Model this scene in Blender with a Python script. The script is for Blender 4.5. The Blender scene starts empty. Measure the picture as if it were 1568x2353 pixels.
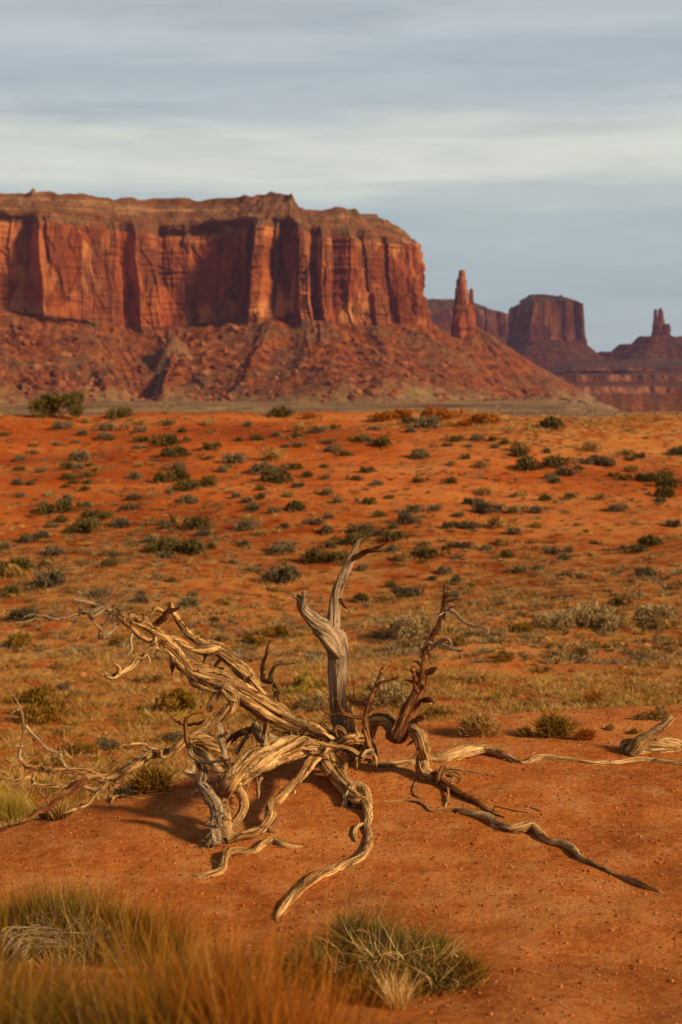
import bpy, math, random
import numpy as np
from mathutils import Vector
R = math.radians
rng = np.random.default_rng(7)
random.seed(7)

# ------------------------------------------------------------------ camera, world, sun
scene = bpy.context.scene
COL = scene.collection
CZ = 2.45                      # camera height above the mound under the dead tree
PITCH = R(5.7)
FPX = 3268.0                   # focal length in units of a 1568 x 2353 picture
cam_d = bpy.data.cameras.new('camera')
cam_d.sensor_fit = 'VERTICAL'; cam_d.sensor_height = 36.0; cam_d.lens = 36.0 * FPX / 2353.0
cam_d.clip_start = 0.05; cam_d.clip_end = 30000
cam_d.dof.use_dof = True; cam_d.dof.focus_distance = 8.3; cam_d.dof.aperture_fstop = 3.3
cam = bpy.data.objects.new('camera', cam_d); COL.objects.link(cam)
cam.location = (0, 0, CZ); cam.rotation_euler = (math.pi / 2 - PITCH, 0, 0)
scene.camera = cam

SUN_DIR = Vector((0.77, -0.42, 0.45)).normalized()          # towards the sun: right of and behind the camera
SUN_EL = math.asin(SUN_DIR.z); SUN_AZ = math.atan2(SUN_DIR.x, SUN_DIR.y)
sd = bpy.data.lights.new('sun', 'SUN'); sd.energy = 5.0; sd.angle = R(6.5); sd.color = (1.0, 0.76, 0.45)
sun = bpy.data.objects.new('sun', sd); COL.objects.link(sun)
sun.rotation_euler = SUN_DIR.to_track_quat('Z', 'Y').to_euler()

scene.view_settings.view_transform = 'Standard'; scene.view_settings.look = 'None'
scene.view_settings.exposure = 0.2; scene.view_settings.gamma = 1.0
scene.cycles.use_denoising = True
scene.cycles.max_bounces = 6; scene.cycles.volume_bounces = 1


def N(nt, typ, loc=None, **kw):
    n = nt.nodes.new(typ)
    for k, v in kw.items(): setattr(n, k, v)
    return n


def ramp(nt, fac, stops, interp='LINEAR'):
    n = nt.nodes.new('ShaderNodeValToRGB'); n.color_ramp.interpolation = interp
    e = n.color_ramp.elements
    while len(e) < len(stops): e.new(0.5)
    for el, (p, c) in zip(e, stops):
        el.position = p; el.color = (*c, 1) if len(c) == 3 else c
    nt.links.new(fac, n.inputs[0]); return n.outputs[0]


def mixc(nt, fac, a, b, blend='MIX'):
    n = nt.nodes.new('ShaderNodeMix'); n.data_type = 'RGBA'; n.blend_type = blend
    for sock, v in ((n.inputs[0], fac), (n.inputs[6], a), (n.inputs[7], b)):
        if hasattr(v, 'is_output'): nt.links.new(v, sock)
        else: sock.default_value = v if not isinstance(v, tuple) or len(v) == 4 else (*v, 1)
    return n.outputs[2]


def math_(nt, op, a, b=0.0, c=None):
    n = nt.nodes.new('ShaderNodeMath'); n.operation = op
    for i, v in enumerate((a, b) if c is None else (a, b, c)):
        if hasattr(v, 'is_output'): nt.links.new(v, n.inputs[i])
        else: n.inputs[i].default_value = v
    return n.outputs[0]


def noise(nt, vec, scale, detail=4, rough=0.55, lac=2.0, dist=0.0):
    n = nt.nodes.new('ShaderNodeTexNoise'); n.inputs['Scale'].default_value = scale
    n.inputs['Detail'].default_value = detail; n.inputs['Roughness'].default_value = rough
    n.inputs['Lacunarity'].default_value = lac; n.inputs['Distortion'].default_value = dist
    nt.links.new(vec, n.inputs['Vector']); return n.outputs['Fac']


def mapping(nt, vec, scale=(1, 1, 1), loc=(0, 0, 0), rot=(0, 0, 0)):
    n = nt.nodes.new('ShaderNodeMapping'); n.inputs['Scale'].default_value = scale
    n.inputs['Location'].default_value = loc; n.inputs['Rotation'].default_value = rot
    nt.links.new(vec, n.inputs['Vector']); return n.outputs[0]


world = bpy.data.worlds.new('World'); scene.world = world; world.use_nodes = True
nt = world.node_tree; nt.nodes.clear()
out = N(nt, 'ShaderNodeOutputWorld'); bg = N(nt, 'ShaderNodeBackground'); bg.inputs['Strength'].default_value = 0.1
nt.links.new(bg.outputs[0], out.inputs[0])
sky = N(nt, 'ShaderNodeTexSky'); sky.sky_type = 'NISHITA'; sky.sun_disc = False
sky.sun_elevation = SUN_EL; sky.sun_rotation = SUN_AZ
sky.air_density = 1.2; sky.dust_density = 1.5
tc = N(nt, 'ShaderNodeTexCoord')
sep = N(nt, 'ShaderNodeSeparateXYZ'); nt.links.new(tc.outputs['Generated'], sep.inputs[0])
# streaky layer cloud: long soft bands, slightly tilted, that follow the elevation of the sky
vec = mapping(nt, tc.outputs['Generated'], (1.6, 1.6, 15.0), (0.3, 0, 0.45), (0, R(-2.0), 0))
n1 = noise(nt, vec, 1.5, 5, 0.5, dist=0.35)
vec2 = mapping(nt, tc.outputs['Generated'], (3.0, 3.0, 34.0), (0, 0.4, 0.2), (0, R(4.0), 0))
n2 = noise(nt, vec2, 1.7, 5, 0.55, dist=0.3)
el = math_(nt, 'ADD', sep.outputs['Z'], math_(nt, 'MULTIPLY', math_(nt, 'SUBTRACT', n1, 0.5), 0.075))
el = math_(nt, 'ADD', el, math_(nt, 'MULTIPLY', math_(nt, 'SUBTRACT', n2, 0.5), 0.042))
# a left-right tilt of the bands
el = math_(nt, 'ADD', el, math_(nt, 'MULTIPLY', sep.outputs['X'], -0.035))
elf = math_(nt, 'MULTIPLY', el, 2.5)
S = 10.0
def sc(c): return (c[0] * S * .90, c[1] * S * .895, c[2] * S * .845)
cl = ramp(nt, elf, [
    (0.00, sc((.47, .55, .58))),
    (0.10, sc((.455, .55, .59))),
    (0.24, sc((.45, .54, .595))),
    (0.285, sc((.51, .585, .61))),
    (0.325, sc((.70, .735, .69))),
    (0.37, sc((.66, .70, .67))),
    (0.43, sc((.47, .54, .605))),
    (0.50, sc((.42, .49, .575))),
    (0.56, sc((.51, .57, .63))),
    (0.62, sc((.43, .49, .56))),
    (0.70, sc((.50, .55, .60))),
    (0.80, sc((.27, .30, .34))),
    (1.00, sc((.15, .155, .165)))])
n3 = noise(nt, mapping(nt, tc.outputs['Generated'], (2.2, 2.2, 17.0), (1.3, 0, .9), (0, R(3.0), 0)), 3.2, 8, .62, dist=.8)
wisp = ramp(nt, n3, [(.32, (.90, .915, .935)), (.5, (1, 1, 1)), (.68, (1.07, 1.06, 1.04))])
cl = mixc(nt, 1.0, cl, wisp, 'MULTIPLY')
# above the cloud layer's thick part the clear blue shows through more and more
thin = math_(nt, 'SUBTRACT', 1.0, ramp(nt, sep.outputs['Z'], [(0.35, (0, 0, 0)), (0.75, (.3, .3, .3))]))
nt.links.new(mixc(nt, thin, sky.outputs[0], cl), bg.inputs['Color'])


# ------------------------------------------------------------------ noise, picking, mesh helpers
def _hash(ix, iy, iz, seed):
    h = (ix.astype(np.int64) * 374761393 + iy.astype(np.int64) * 668265263 + iz.astype(np.int64) * 2147483647 + seed * 144269) & 0xffffffff
    h = ((h ^ (h >> 13)) * 1274126177) & 0xffffffff
    h = (h ^ (h >> 16)) & 0xffffffff
    return h / 4294967295.0 * 2 - 1


def vn(x, y=0.0, z=0.0, seed=0):
    """smooth value noise in [-1, 1]"""
    x, y, z = np.broadcast_arrays(np.asarray(x, float), np.asarray(y, float), np.asarray(z, float))
    ix, iy, iz = np.floor(x), np.floor(y), np.floor(z)
    fx, fy, fz = x - ix, y - iy, z - iz
    f = lambda t: t * t * t * (t * (t * 6 - 15) + 10)
    ux, uy, uz = f(fx), f(fy), f(fz)
    r = 0
    for dx in (0, 1):
        for dy in (0, 1):
            for dz in (0, 1):
                w = (ux if dx else 1 - ux) * (uy if dy else 1 - uy) * (uz if dz else 1 - uz)
                r = r + w * _hash(ix + dx, iy + dy, iz + dz, seed)
    return r


def fbm(x, y=0.0, z=0.0, oct=4, seed=0, gain=0.5):
    a, s, r = 1.0, 0.0, 0.0
    x, y, z = np.asarray(x, float), np.asarray(y, float), np.asarray(z, float)
    for i in range(oct):
        r = r + a * vn(x, y, z, seed + i * 17); s += a; a *= gain
        x, y, z = x * 2.03 + 5.1, y * 2.03 + 1.7, z * 2.03 + 9.2
    return r / s


def ridged(x, y=0.0, z=0.0, oct=4, seed=0):
    a, s, r = 1.0, 0.0, 0.0
    x, y, z = np.asarray(x, float), np.asarray(y, float), np.asarray(z, float)
    for i in range(oct):
        r = r + a * (1 - np.abs(vn(x, y, z, seed + i * 17)) * 2); s += a; a *= 0.5
        x, y, z = x * 2.03 + 5.1, y * 2.03 + 1.7, z * 2.03 + 9.2
    return r / s


def smooth(e0, e1, x):
    t = np.clip((np.asarray(x, float) - e0) / (e1 - e0), 0, 1); return t * t * (3 - 2 * t)


cp, sp = math.cos(PITCH), math.sin(PITCH)
def tanel(v):                                   # tangent of elevation for picture row v
    b = -(np.asarray(v, float) - 1176.5) / FPX
    return (b * cp - sp) / (cp + b * sp)
def P(u, v, Y):                                 # the point seen at (u, v) that stands Y metres ahead
    a = (u - 784.0) / FPX; b = -(v - 1176.5) / FPX
    dy = cp + b * sp
    return np.array([a / dy * Y, Y, CZ + (b * cp - sp) / dy * Y])


PROF_S = [-40, -6.6, -5.6, -4.2, -3.0, -1.5, -0.6, 0.0, 0.5, 1.2, 3.0, 7.0, 13.0, 22, 30, 42, 52, 62, 70, 75, 78.5, 84, 95, 120, 200, 320, 600, 1e5]
PROF_Z = [-2.45, -2.45, -2.45, -2.45, -2.45, -2.45, -2.47, -2.52, -2.66, -3.02, -3.95, -4.95, -5.55, -6.05, -6.4, -6.35, -5.55, -4.45, -3.45, -2.95, -2.8, -3.3, -5, -9, -18, -26, -34, -34]
def crest_y(x):
    return np.interp(x, [-30, -3, -1.82, -.86, 0.1, 1.26, 2.4, 6, 30], [6.2, 6.7, 7.6, 8.75, 9.75, 10.2, 10.4, 10.8, 12])
def ground_h(x, y):
    x = np.asarray(x, float); y = np.asarray(y, float)
    xs = np.clip(x, -30, 30)
    k = smooth(14, 45, y); s = y - (crest_y(xs) * (1 - k) + 9.8 * k)
    z = np.interp(s, PROF_S, PROF_Z)
    z = np.where(y < 7.5, np.maximum(z, np.interp(y, [0, 3.1, 4.1, 5.5, 7], [-1.55, -1.72, -2.08, -2.40, -2.47]) - .1 * smooth(.5, 3, -xs)), z)
    mid = smooth(1.0, 16, s); far = smooth(80, 130, s)
    z = z + mid * (1 - far) * (0.85 * fbm(x / 22, y / 20, 3.1, 3, 11) + 0.42 * fbm(x / 7, y / 7, 1.3, 3, 23) + 0.07 * fbm(x / 1.8, y / 1.8, .3, 3, 31))
    z = z + smooth(30, 75, s) * (1 - smooth(100, 400, s)) * (-x * 0.006)
    z = z + far * (2.0 * fbm(x / 160, y / 90, .7, 4, 41)) - 48 * smooth(1000, 2500, y) * smooth(.14, .21, x / np.maximum(y, 1)) + smooth(700, 1500, s) * 1.5 * fbm(x / 300, y / 120, 9.7, 3, 47)
    near = 1 - smooth(1.0, 9, s)
    z = z + near * (0.055 * fbm(x / 1.3, y / 1.3, 0, 3, 51) + 0.018 * fbm(x / .35, y / .35, 0, 3, 53))
    # the sand heaped under the clump at the near left
    z = z + 0.13 * np.exp(-(((x + 1.0) / .45) ** 2 + ((y - 4.55) / .4) ** 2))
    # sand piled round the foot of the tree
    z = z + 0.07 * np.exp(-(((x - 0.0) / .7) ** 2 + ((y - 8.7) / .5) ** 2))
    return z + CZ
MARCH = np.concatenate([np.linspace(2.2, 14, 700), np.geomspace(14.02, 130, 1400), np.geomspace(131, 3000, 300)])
def G(u, v):                                    # where the sight line through (u, v) meets the ground
    a = (u - 784.0) / FPX; b = -(v - 1176.5) / FPX; dy = cp + b * sp
    X, Y, Z = a / dy * MARCH, MARCH, CZ + (b * cp - sp) / dy * MARCH
    hit = np.nonzero(Z <= ground_h(X, Y))[0]
    i = hit[0] if len(hit) else len(MARCH) - 1
    return np.array([X[i], Y[i], ground_h(X[i], Y[i])])


def mk(name, V, faces, mats, parent=None, smooth_=True, attrs=None, mat_idx=None):
    """faces: list of (n, k) index arrays; attrs: {name: (n,) or (n,3) point attribute}"""
    me = bpy.data.meshes.new(name)
    V = np.asarray(V, np.float32); faces = [np.asarray(f, np.int32) for f in faces if len(f)]
    nl = sum(f.size for f in faces); nf = sum(len(f) for f in faces)
    me.vertices.add(len(V)); me.vertices.foreach_set('co', V.ravel())
    me.loops.add(nl); me.loops.foreach_set('vertex_index', np.concatenate([f.ravel() for f in faces]))
    me.polygons.add(nf)
    tot = np.concatenate([np.full(len(f), f.shape[1], np.int32) for f in faces])
    me.polygons.foreach_set('loop_start', np.concatenate([[0], np.cumsum(tot)[:-1]]).astype(np.int32))
    me.polygons.foreach_set('use_smooth', np.full(nf, smooth_))
    for m in (mats if isinstance(mats, (list, tuple)) else [mats]): me.materials.append(m)
    if mat_idx is not None: me.polygons.foreach_set('material_index', np.asarray(mat_idx, np.int32))
    me.update(calc_edges=True)
    for k, a in (attrs or {}).items():
        a = np.asarray(a, np.float32)
        if a.ndim == 1: me.attributes.new(k, 'FLOAT', 'POINT').data.foreach_set('value', a)
        else: me.attributes.new(k, 'FLOAT_VECTOR', 'POINT').data.foreach_set('vector', a.ravel())
    o = bpy.data.objects.new(name, me); COL.objects.link(o)
    if parent is not None: o.parent = parent
    return o


def grid_faces(nr, nc, wrap=False):
    i = np.arange(nr - 1)[:, None]; j = np.arange(nc if wrap else nc - 1)[None, :]
    a = i * nc + j; b = i * nc + (j + 1) % nc
    return np.stack([a, b, b + nc, a + nc], -1).reshape(-1, 4)


def tag(o, label, cat, group=None, kind=None):
    if label: o['label'] = label
    if cat: o['category'] = cat
    if group: o['group'] = group
    if kind: o['kind'] = kind
    return o


def empty(name, loc, label, cat, group=None):
    o = bpy.data.objects.new(name, None); COL.objects.link(o)
    o.location = tuple(float(c) for c in loc); o.empty_display_size = 0.1
    return tag(o, label, cat, group)


def local(V, root):
    return np.asarray(V) - np.array(root.location)


# ------------------------------------------------------------------ materials
def newmat(name, rough=0.9, spec=0.15):
    m = bpy.data.materials.new(name); m.use_nodes = True
    t = m.node_tree; b = t.nodes['Principled BSDF']
    b.inputs['Roughness'].default_value = rough; b.inputs['Specular IOR Level'].default_value = spec
    return m, t, b


def bump(t, b, height, strength, dist):
    n = t.nodes.new('ShaderNodeBump'); n.inputs['Strength'].default_value = strength; n.inputs['Distance'].default_value = dist
    t.links.new(height, n.inputs['Height']); t.links.new(n.outputs[0], b.inputs['Normal'])


def mat_ground():
    m, t, b = newmat('red_sand', .95, .05)
    co = t.nodes.new('ShaderNodeTexCoord').outputs['Object']
    at = t.nodes.new('ShaderNodeAttribute'); at.attribute_name = 'zone'
    sx = t.nodes.new('ShaderNodeSeparateXYZ'); t.links.new(at.outputs['Vector'], sx.inputs[0])
    mid, far, pale = sx.outputs[0], sx.outputs[1], sx.outputs[2]
    # near mound
    nb = noise(t, co, 0.9, 8, .68); nf = noise(t, co, 17, 8, .78)
    near = ramp(t, nb, [(.34, (.40, .098, .017)), (.5, (.58, .168, .033)), (.62, (.70, .26, .072))])
    near = mixc(t, ramp(t, nf, [(.50, (0, 0, 0)), (.68, (.75, .75, .75))]), near, (.72, .31, .095, 1))
    near = mixc(t, ramp(t, nf, [(.34, (.75, .75, .75)), (.46, (0, 0, 0))]), near, (.25, .062, .012, 1))
    cr = noise(t, co, 3.4, 7, .7)
    near = mixc(t, ramp(t, cr, [(.50, (0, 0, 0)), (.66, (.65, .65, .65))]), near, (.74, .33, .115, 1))
    near = mixc(t, ramp(t, cr, [(.33, (.7, .7, .7)), (.45, (0, 0, 0))]), near, (.35, .085, .015, 1))
    # sand slope
    ms = noise(t, mapping(t, co, (.055, .11, .2)), 1.0, 5, .6); mf = noise(t, co, 1.3, 5, .65)
    slope = ramp(t, ms, [(.36, (.27, .036, .004)), (.46, (.41, .074, .010)), (.55, (.53, .124, .023)), (.66, (.62, .205, .055))])
    slope = mixc(t, ramp(t, mf, [(.35, (.55, .55, .55)), (.5, (0, 0, 0))]), slope, (.27, .055, .010, 1))
    slope = mixc(t, math_(t, 'MULTIPLY', pale, ramp(t, mf, [(.38, (0, 0, 0)), (.62, (.9, .9, .9))])), slope, (.52, .25, .07, 1))
    c = mixc(t, mid, near, slope)
    # scrub plain below the mesas
    pn = noise(t, mapping(t, co, (.005, .0035, 1)), 1.0, 6, .7); pf = noise(t, mapping(t, co, (.03, .008, 1)), 1.0, 5, .75)
    plain = ramp(t, pn, [(.36, (.115, .050, .024)), (.5, (.24, .135, .055)), (.64, (.36, .215, .09))])
    plain = mixc(t, ramp(t, pf, [(.5, (0, 0, 0)), (.62, (.75, .75, .75))]), plain, (.085, .06, .025, 1))
    c = mixc(t, far, c, plain)
    t.links.new(c, b.inputs['Base Color'])
    h1 = noise(t, co, 38, 8, .72); h2 = noise(t, co, 5, 4, .6)
    h3 = t.nodes.new('ShaderNodeTexVoronoi'); h3.inputs['Scale'].default_value = 30; t.links.new(co, h3.inputs['Vector'])
    hs = math_(t, 'ADD', math_(t, 'ADD', h1, math_(t, 'MULTIPLY', h2, .8)), math_(t, 'MULTIPLY', math_(t, 'SUBTRACT', .35, h3.outputs['Distance']), .15))
    bump(t, b, hs, 1.0, 0.036)
    return m


def mat_wood(name, dark, mid, light, red=0.0, streak=0.5, fine=34.0, cracks=True):
    m, t, b = newmat(name, .8, .18)
    at = t.nodes.new('ShaderNodeAttribute'); at.attribute_name = 'grain'
    g = at.outputs['Vector']
    lo = noise(t, mapping(t, g, (1, 1, .7)), 8.0, 5, .65)
    gr = noise(t, mapping(t, g, (1, 1, .06)), 75.0, 4, .7)
    gm = noise(t, mapping(t, g, (1, 1, .045)), fine, 5, .7)
    gk = noise(t, mapping(t, g, (1, 1, .10), (7, 2, 1)), 19.0, 4, .65)
    c = ramp(t, gm, [(.33, dark), (.43, mid), (.57, light)])
    c = mixc(t, ramp(t, lo, [(.42, (0, 0, 0)), (.62, (.75, .75, .75))]), c, tuple((x * .45 + y * .55) for x, y in zip(mid, dark)) + (1,))
    c = mixc(t, ramp(t, gr, [(.32, (streak + .2,) * 3), (.43, (0, 0, 0))]), c, tuple(x * .45 for x in dark) + (1,))
    # long cracks along the grain
    ck = ramp(t, gk, [(.475, (0, 0, 0)), (.495, (1, 1, 1)), (.505, (1, 1, 1)), (.525, (0, 0, 0))])
    if cracks: c = mixc(t, math_(t, 'MULTIPLY', ck, streak + .05), c, tuple(x * .3 for x in dark) + (1,))
    if red:
        rn = noise(t, mapping(t, g, (1, 1, .5), (3, 1, 4)), 9.0, 4, .65)
        c = mixc(t, ramp(t, rn, [(.64 - red * .3, (0, 0, 0)), (.74 - red * .3, (.85, .85, .85))]), c, (.15, .038, .010, 1))
    t.links.new(c, b.inputs['Base Color'])
    h = math_(t, 'SUBTRACT', math_(t, 'ADD', gr, math_(t, 'MULTIPLY', gm, 1.6)), math_(t, 'MULTIPLY', ck, .9))
    bump(t, b, h, 1.0, 0.02)
    return m


def mat_rock(name, kind):
    m, t, b = newmat(name, .95, .05)
    co = t.nodes.new('ShaderNodeTexCoord').outputs['Object']
    at = t.nodes.new('ShaderNodeAttribute'); at.attribute_name = 'wall'      # metres along the wall, up it, and 0..1 up the band
    g = at.outputs['Vector']
    if kind == 'cliff':
        st = noise(t, mapping(t, g, (.05, .006, 1)), 1.0, 6, .65)
        fi = noise(t, mapping(t, g, (.28, .025, 1)), 1.0, 4, .65)
        bd = noise(t, mapping(t, g, (.004, .22, 1)), 1.0, 4, .6)
        pa = noise(t, mapping(t, g, (.018, .022, 1)), 1.0, 5, .65)
        wn = t.nodes.new('ShaderNodeTexNoise'); wn.inputs['Scale'].default_value = .05; t.links.new(g, wn.inputs['Vector'])
        wv = mixc(t, .12, mapping(t, g, (.034, .016, 1)), wn.outputs['Color'], 'ADD')
        vo = t.nodes.new('ShaderNodeTexVoronoi'); vo.inputs['Scale'].default_value = 1.0; t.links.new(wv, vo.inputs['Vector'])
        sv = t.nodes.new('ShaderNodeSeparateColor'); t.links.new(vo.outputs['Color'], sv.inputs[0])
        c = ramp(t, math_(t, 'ADD', math_(t, 'MULTIPLY', pa, .6), math_(t, 'MULTIPLY', sv.outputs[0], .4)), [(.34, (.22, .050, .013)), (.5, (.35, .095, .025)), (.64, (.47, .175, .058))])
        c = mixc(t, ramp(t, st, [(.46, (0, 0, 0)), (.56, (.85, .85, .85))]), c, (.125, .034, .014, 1))
        c = mixc(t, ramp(t, fi, [(.33, (.8, .8, .8)), (.44, (0, 0, 0))]), c, (.13, .030, .010, 1))
        c = mixc(t, ramp(t, bd, [(.34, (.3, .3, .3)), (.42, (0, 0, 0))]), c, (.24, .05, .014, 1))
        t.links.new(c, b.inputs['Base Color'])
        bump(t, b, math_(t, 'ADD', fi, st), 1.0, 3.0)
    elif kind in ('talus', 'scree'):
        n1 = noise(t, mapping(t, co, (.016, .016, .03)), 1.0, 5, .65); n2 = noise(t, co, .085, 7, .75); n3 = noise(t, co, .03, 5, .7)
        if kind == 'talus':
            c = ramp(t, n2, [(.37, (.070, .017, .006)), (.48, (.18, .043, .011)), (.59, (.34, .098, .027))])
            c = mixc(t, ramp(t, n1, [(.47, (0, 0, 0)), (.60, (.8, .8, .8))]), c, ramp(t, n2, [(.36, (.09, .038, .015)), (.6, (.23, .105, .042))]))
            c = mixc(t, ramp(t, n3, [(.55, (0, 0, 0)), (.64, (.7, .7, .7))]), c, (.12, .065, .026, 1))
            sx = t.nodes.new('ShaderNodeSeparateXYZ'); t.links.new(g, sx.inputs[0])
            ap = ramp(t, math_(t, 'ADD', sx.outputs[2], math_(t, 'MULTIPLY', math_(t, 'SUBTRACT', n1, .5), .5)), [(.05, (1, 1, 1)), (.17, (0, 0, 0))])
            c = mixc(t, ap, c, ramp(t, n2, [(.35, (.12, .07, .03)), (.6, (.32, .19, .08))]))
        else:
            c = ramp(t, n2, [(.34, (.10, .050, .020)), (.5, (.215, .115, .048)), (.64, (.33, .185, .08))])
            c = mixc(t, ramp(t, n1, [(.5, (0, 0, 0)), (.62, (.7, .7, .7))]), c, (.30, .085, .024, 1))
        t.links.new(c, b.inputs['Base Color'])
        bump(t, b, math_(t, 'ADD', n2, n3), 1.0, 5.0)
    else:                                                                   # cap: thin grey, buff and red ledges
        bd = noise(t, mapping(t, g, (.0035, .17, 1)), 1.0, 5, .75); n2 = noise(t, co, .09, 6, .75); n3 = noise(t, co, .03, 4, .6)
        c = ramp(t, bd, [(.36, (.10, .026, .010)), (.45, (.26, .078, .026)), (.52, (.15, .06, .026)), (.62, (.40, .19, .08))])
        c = mixc(t, ramp(t, n2, [(.48, (0, 0, 0)), (.58, (.8, .8, .8))]), c, (.13, .075, .030, 1))
        c = mixc(t, ramp(t, n3, [(.52, (0, 0, 0)), (.66, (.6, .6, .6))]), c, (.38, .20, .085, 1))
        t.links.new(c, b.inputs['Base Color'])
        bump(t, b, n2, 1.0, 5.0)
    return m


def mat_plant(name, cols, rough=.8):
    m, t, b = newmat(name, rough, .15)
    at = t.nodes.new('ShaderNodeAttribute'); at.attribute_name = 'rnd'
    n = len(cols)
    c = ramp(t, at.outputs['Fac'], [(i / max(1, n - 1), x) for i, x in enumerate(cols)])
    t.links.new(c, b.inputs['Base Color'])
    return m


M = dict(
    ground=mat_ground(),
    trunk=mat_wood('weathered_grey_wood', (.16, .085, .040), (.44, .285, .155), (.66, .475, .29), streak=.3, fine=62),
    wood=mat_wood('weathered_tan_wood', (.070, .021, .005), (.40, .178, .050), (.86, .52, .205), streak=.55, fine=38),
    pale=mat_wood('bleached_wood', (.15, .050, .012), (.56, .28, .085), (.90, .60, .27), streak=.45, fine=36),
    redwood=mat_wood('red_brown_wood', (.05, .014, .004), (.22, .070, .018), (.50, .22, .065), red=.5),
    twig=mat_wood('grey_twig_wood', (.22, .12, .055), (.48, .30, .15), (.68, .49, .28), streak=0, cracks=False),
    cliff=mat_rock('sandstone_cliff', 'cliff'), talus=mat_rock('red_talus', 'talus'), cap=mat_rock('ledge_rock', 'cap'), scree=mat_rock('grey_scree', 'scree'),
    dark=mat_plant('dark_shrub_leaf', [(.045, .034, .008), (.09, .066, .015), (.155, .108, .026), (.22, .135, .036)]),
    sage=mat_plant('grey_sage_leaf', [(.085, .055, .024), (.16, .115, .055), (.24, .18, .095), (.31, .235, .12)]),
    black=mat_plant('blackbrush_leaf', [(.048, .034, .016), (.092, .068, .034), (.16, .12, .06), (.23, .17, .085)]),
    tan=mat_plant('dry_tan_leaf', [(.19, .085, .018), (.34, .185, .045), (.47, .28, .085), (.58, .38, .14)]),
    olive=mat_plant('olive_grass', [(.065, .034, .004), (.17, .088, .008), (.31, .160, .016), (.46, .245, .034)]),
    green=mat_plant('ephedra_stem', [(.042, .036, .008), (.115, .092, .018), (.22, .155, .032), (.40, .255, .055)]),
    palebush=mat_plant('pale_bush_leaf', [(.17, .10, .035), (.33, .215, .085), (.48, .33, .15), (.58, .43, .21)]),
    yellow=mat_plant('yellow_green_leaf', [(.18, .12, .015), (.33, .22, .028), (.46, .31, .05), (.52, .36, .08)]),
    rust=mat_plant('rust_grass', [(.15, .038, .003), (.30, .082, .006), (.42, .135, .010), (.42, .18, .02)]),
    straw=mat_plant('straw', [(.42, .22, .055), (.60, .36, .12), (.72, .50, .2), (.78, .6, .3)]),
    scrub=mat_plant('plain_scrub_leaf', [(.05, .035, .012), (.10, .07, .025), (.20, .13, .05), (.30, .20, .08)]),
    stone=mat_plant('red_stone', [(.20, .05, .011), (.32, .085, .018), (.44, .135, .034), (.50, .20, .065)], .9),
    boulder=mat_plant('talus_boulder', [(.10, .024, .007), (.17, .042, .011), (.25, .068, .02), (.30, .115, .043)], .95),
)

# ------------------------------------------------------------------ the ground: one sheet from under the camera to the horizon
def build_ground():
    a_in = np.linspace(R(-17), R(17), 430)
    a_r = np.concatenate([np.linspace(R(17.6), R(60), 50), np.linspace(R(65), R(175), 16)])
    ang = np.concatenate([-a_r[::-1] , a_in, a_r])
    rr = np.concatenate([np.linspace(0.4, 4, 60), np.linspace(4.03, 13, 300), np.geomspace(13.05, 100, 300), np.geomspace(101, 12000, 150)])
    A, RR = np.meshgrid(ang, rr)
    X, Y = RR * np.sin(A), RR * np.cos(A)
    Z = ground_h(X, Y)
    ys = Y - crest_y(np.clip(X, -30, 30)); rad = np.hypot(X, Y)
    mid = smooth(.3, 3.5, ys) * 1.0
    far = smooth(88, 96, Y + 1.5 * fbm(X / 6, Y / 6, 0, 2, 3))
    pale = np.clip(.15 + smooth(6, 16, ys) * (1 - smooth(34, 58, ys)) * .75 + smooth(70, 76, Y) * (1 - smooth(86, 92, Y)) * smooth(-2, 12, X) * .8, 0, 1)
    rows, cols = X.shape
    V = np.stack([X, Y, Z], -1).reshape(-1, 3)
    V = np.concatenate([V, [[0, 0, float(ground_h(0, 0))]]])
    c0 = len(V) - 1
    f = grid_faces(rows, cols)[:, ::-1]
    fan = np.stack([np.full(cols - 1, c0), np.arange(cols - 1) + 1, np.arange(cols - 1)], -1)
    back = []   # the gap straight behind the camera
    i = np.arange(rows - 1); back = np.stack([i * cols + cols - 1, (i + 1) * cols + cols - 1, (i + 1) * cols, i * cols], -1)[:, ::-1]
    zone = np.stack([mid.ravel(), far.ravel(), pale.ravel()], -1); zone = np.concatenate([zone, [[0, 0, 0]]])
    o = mk('ground', V, [f, back, fan], M['ground'], attrs={'zone': zone})
    o['kind'] = 'structure'
build_ground()


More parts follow.
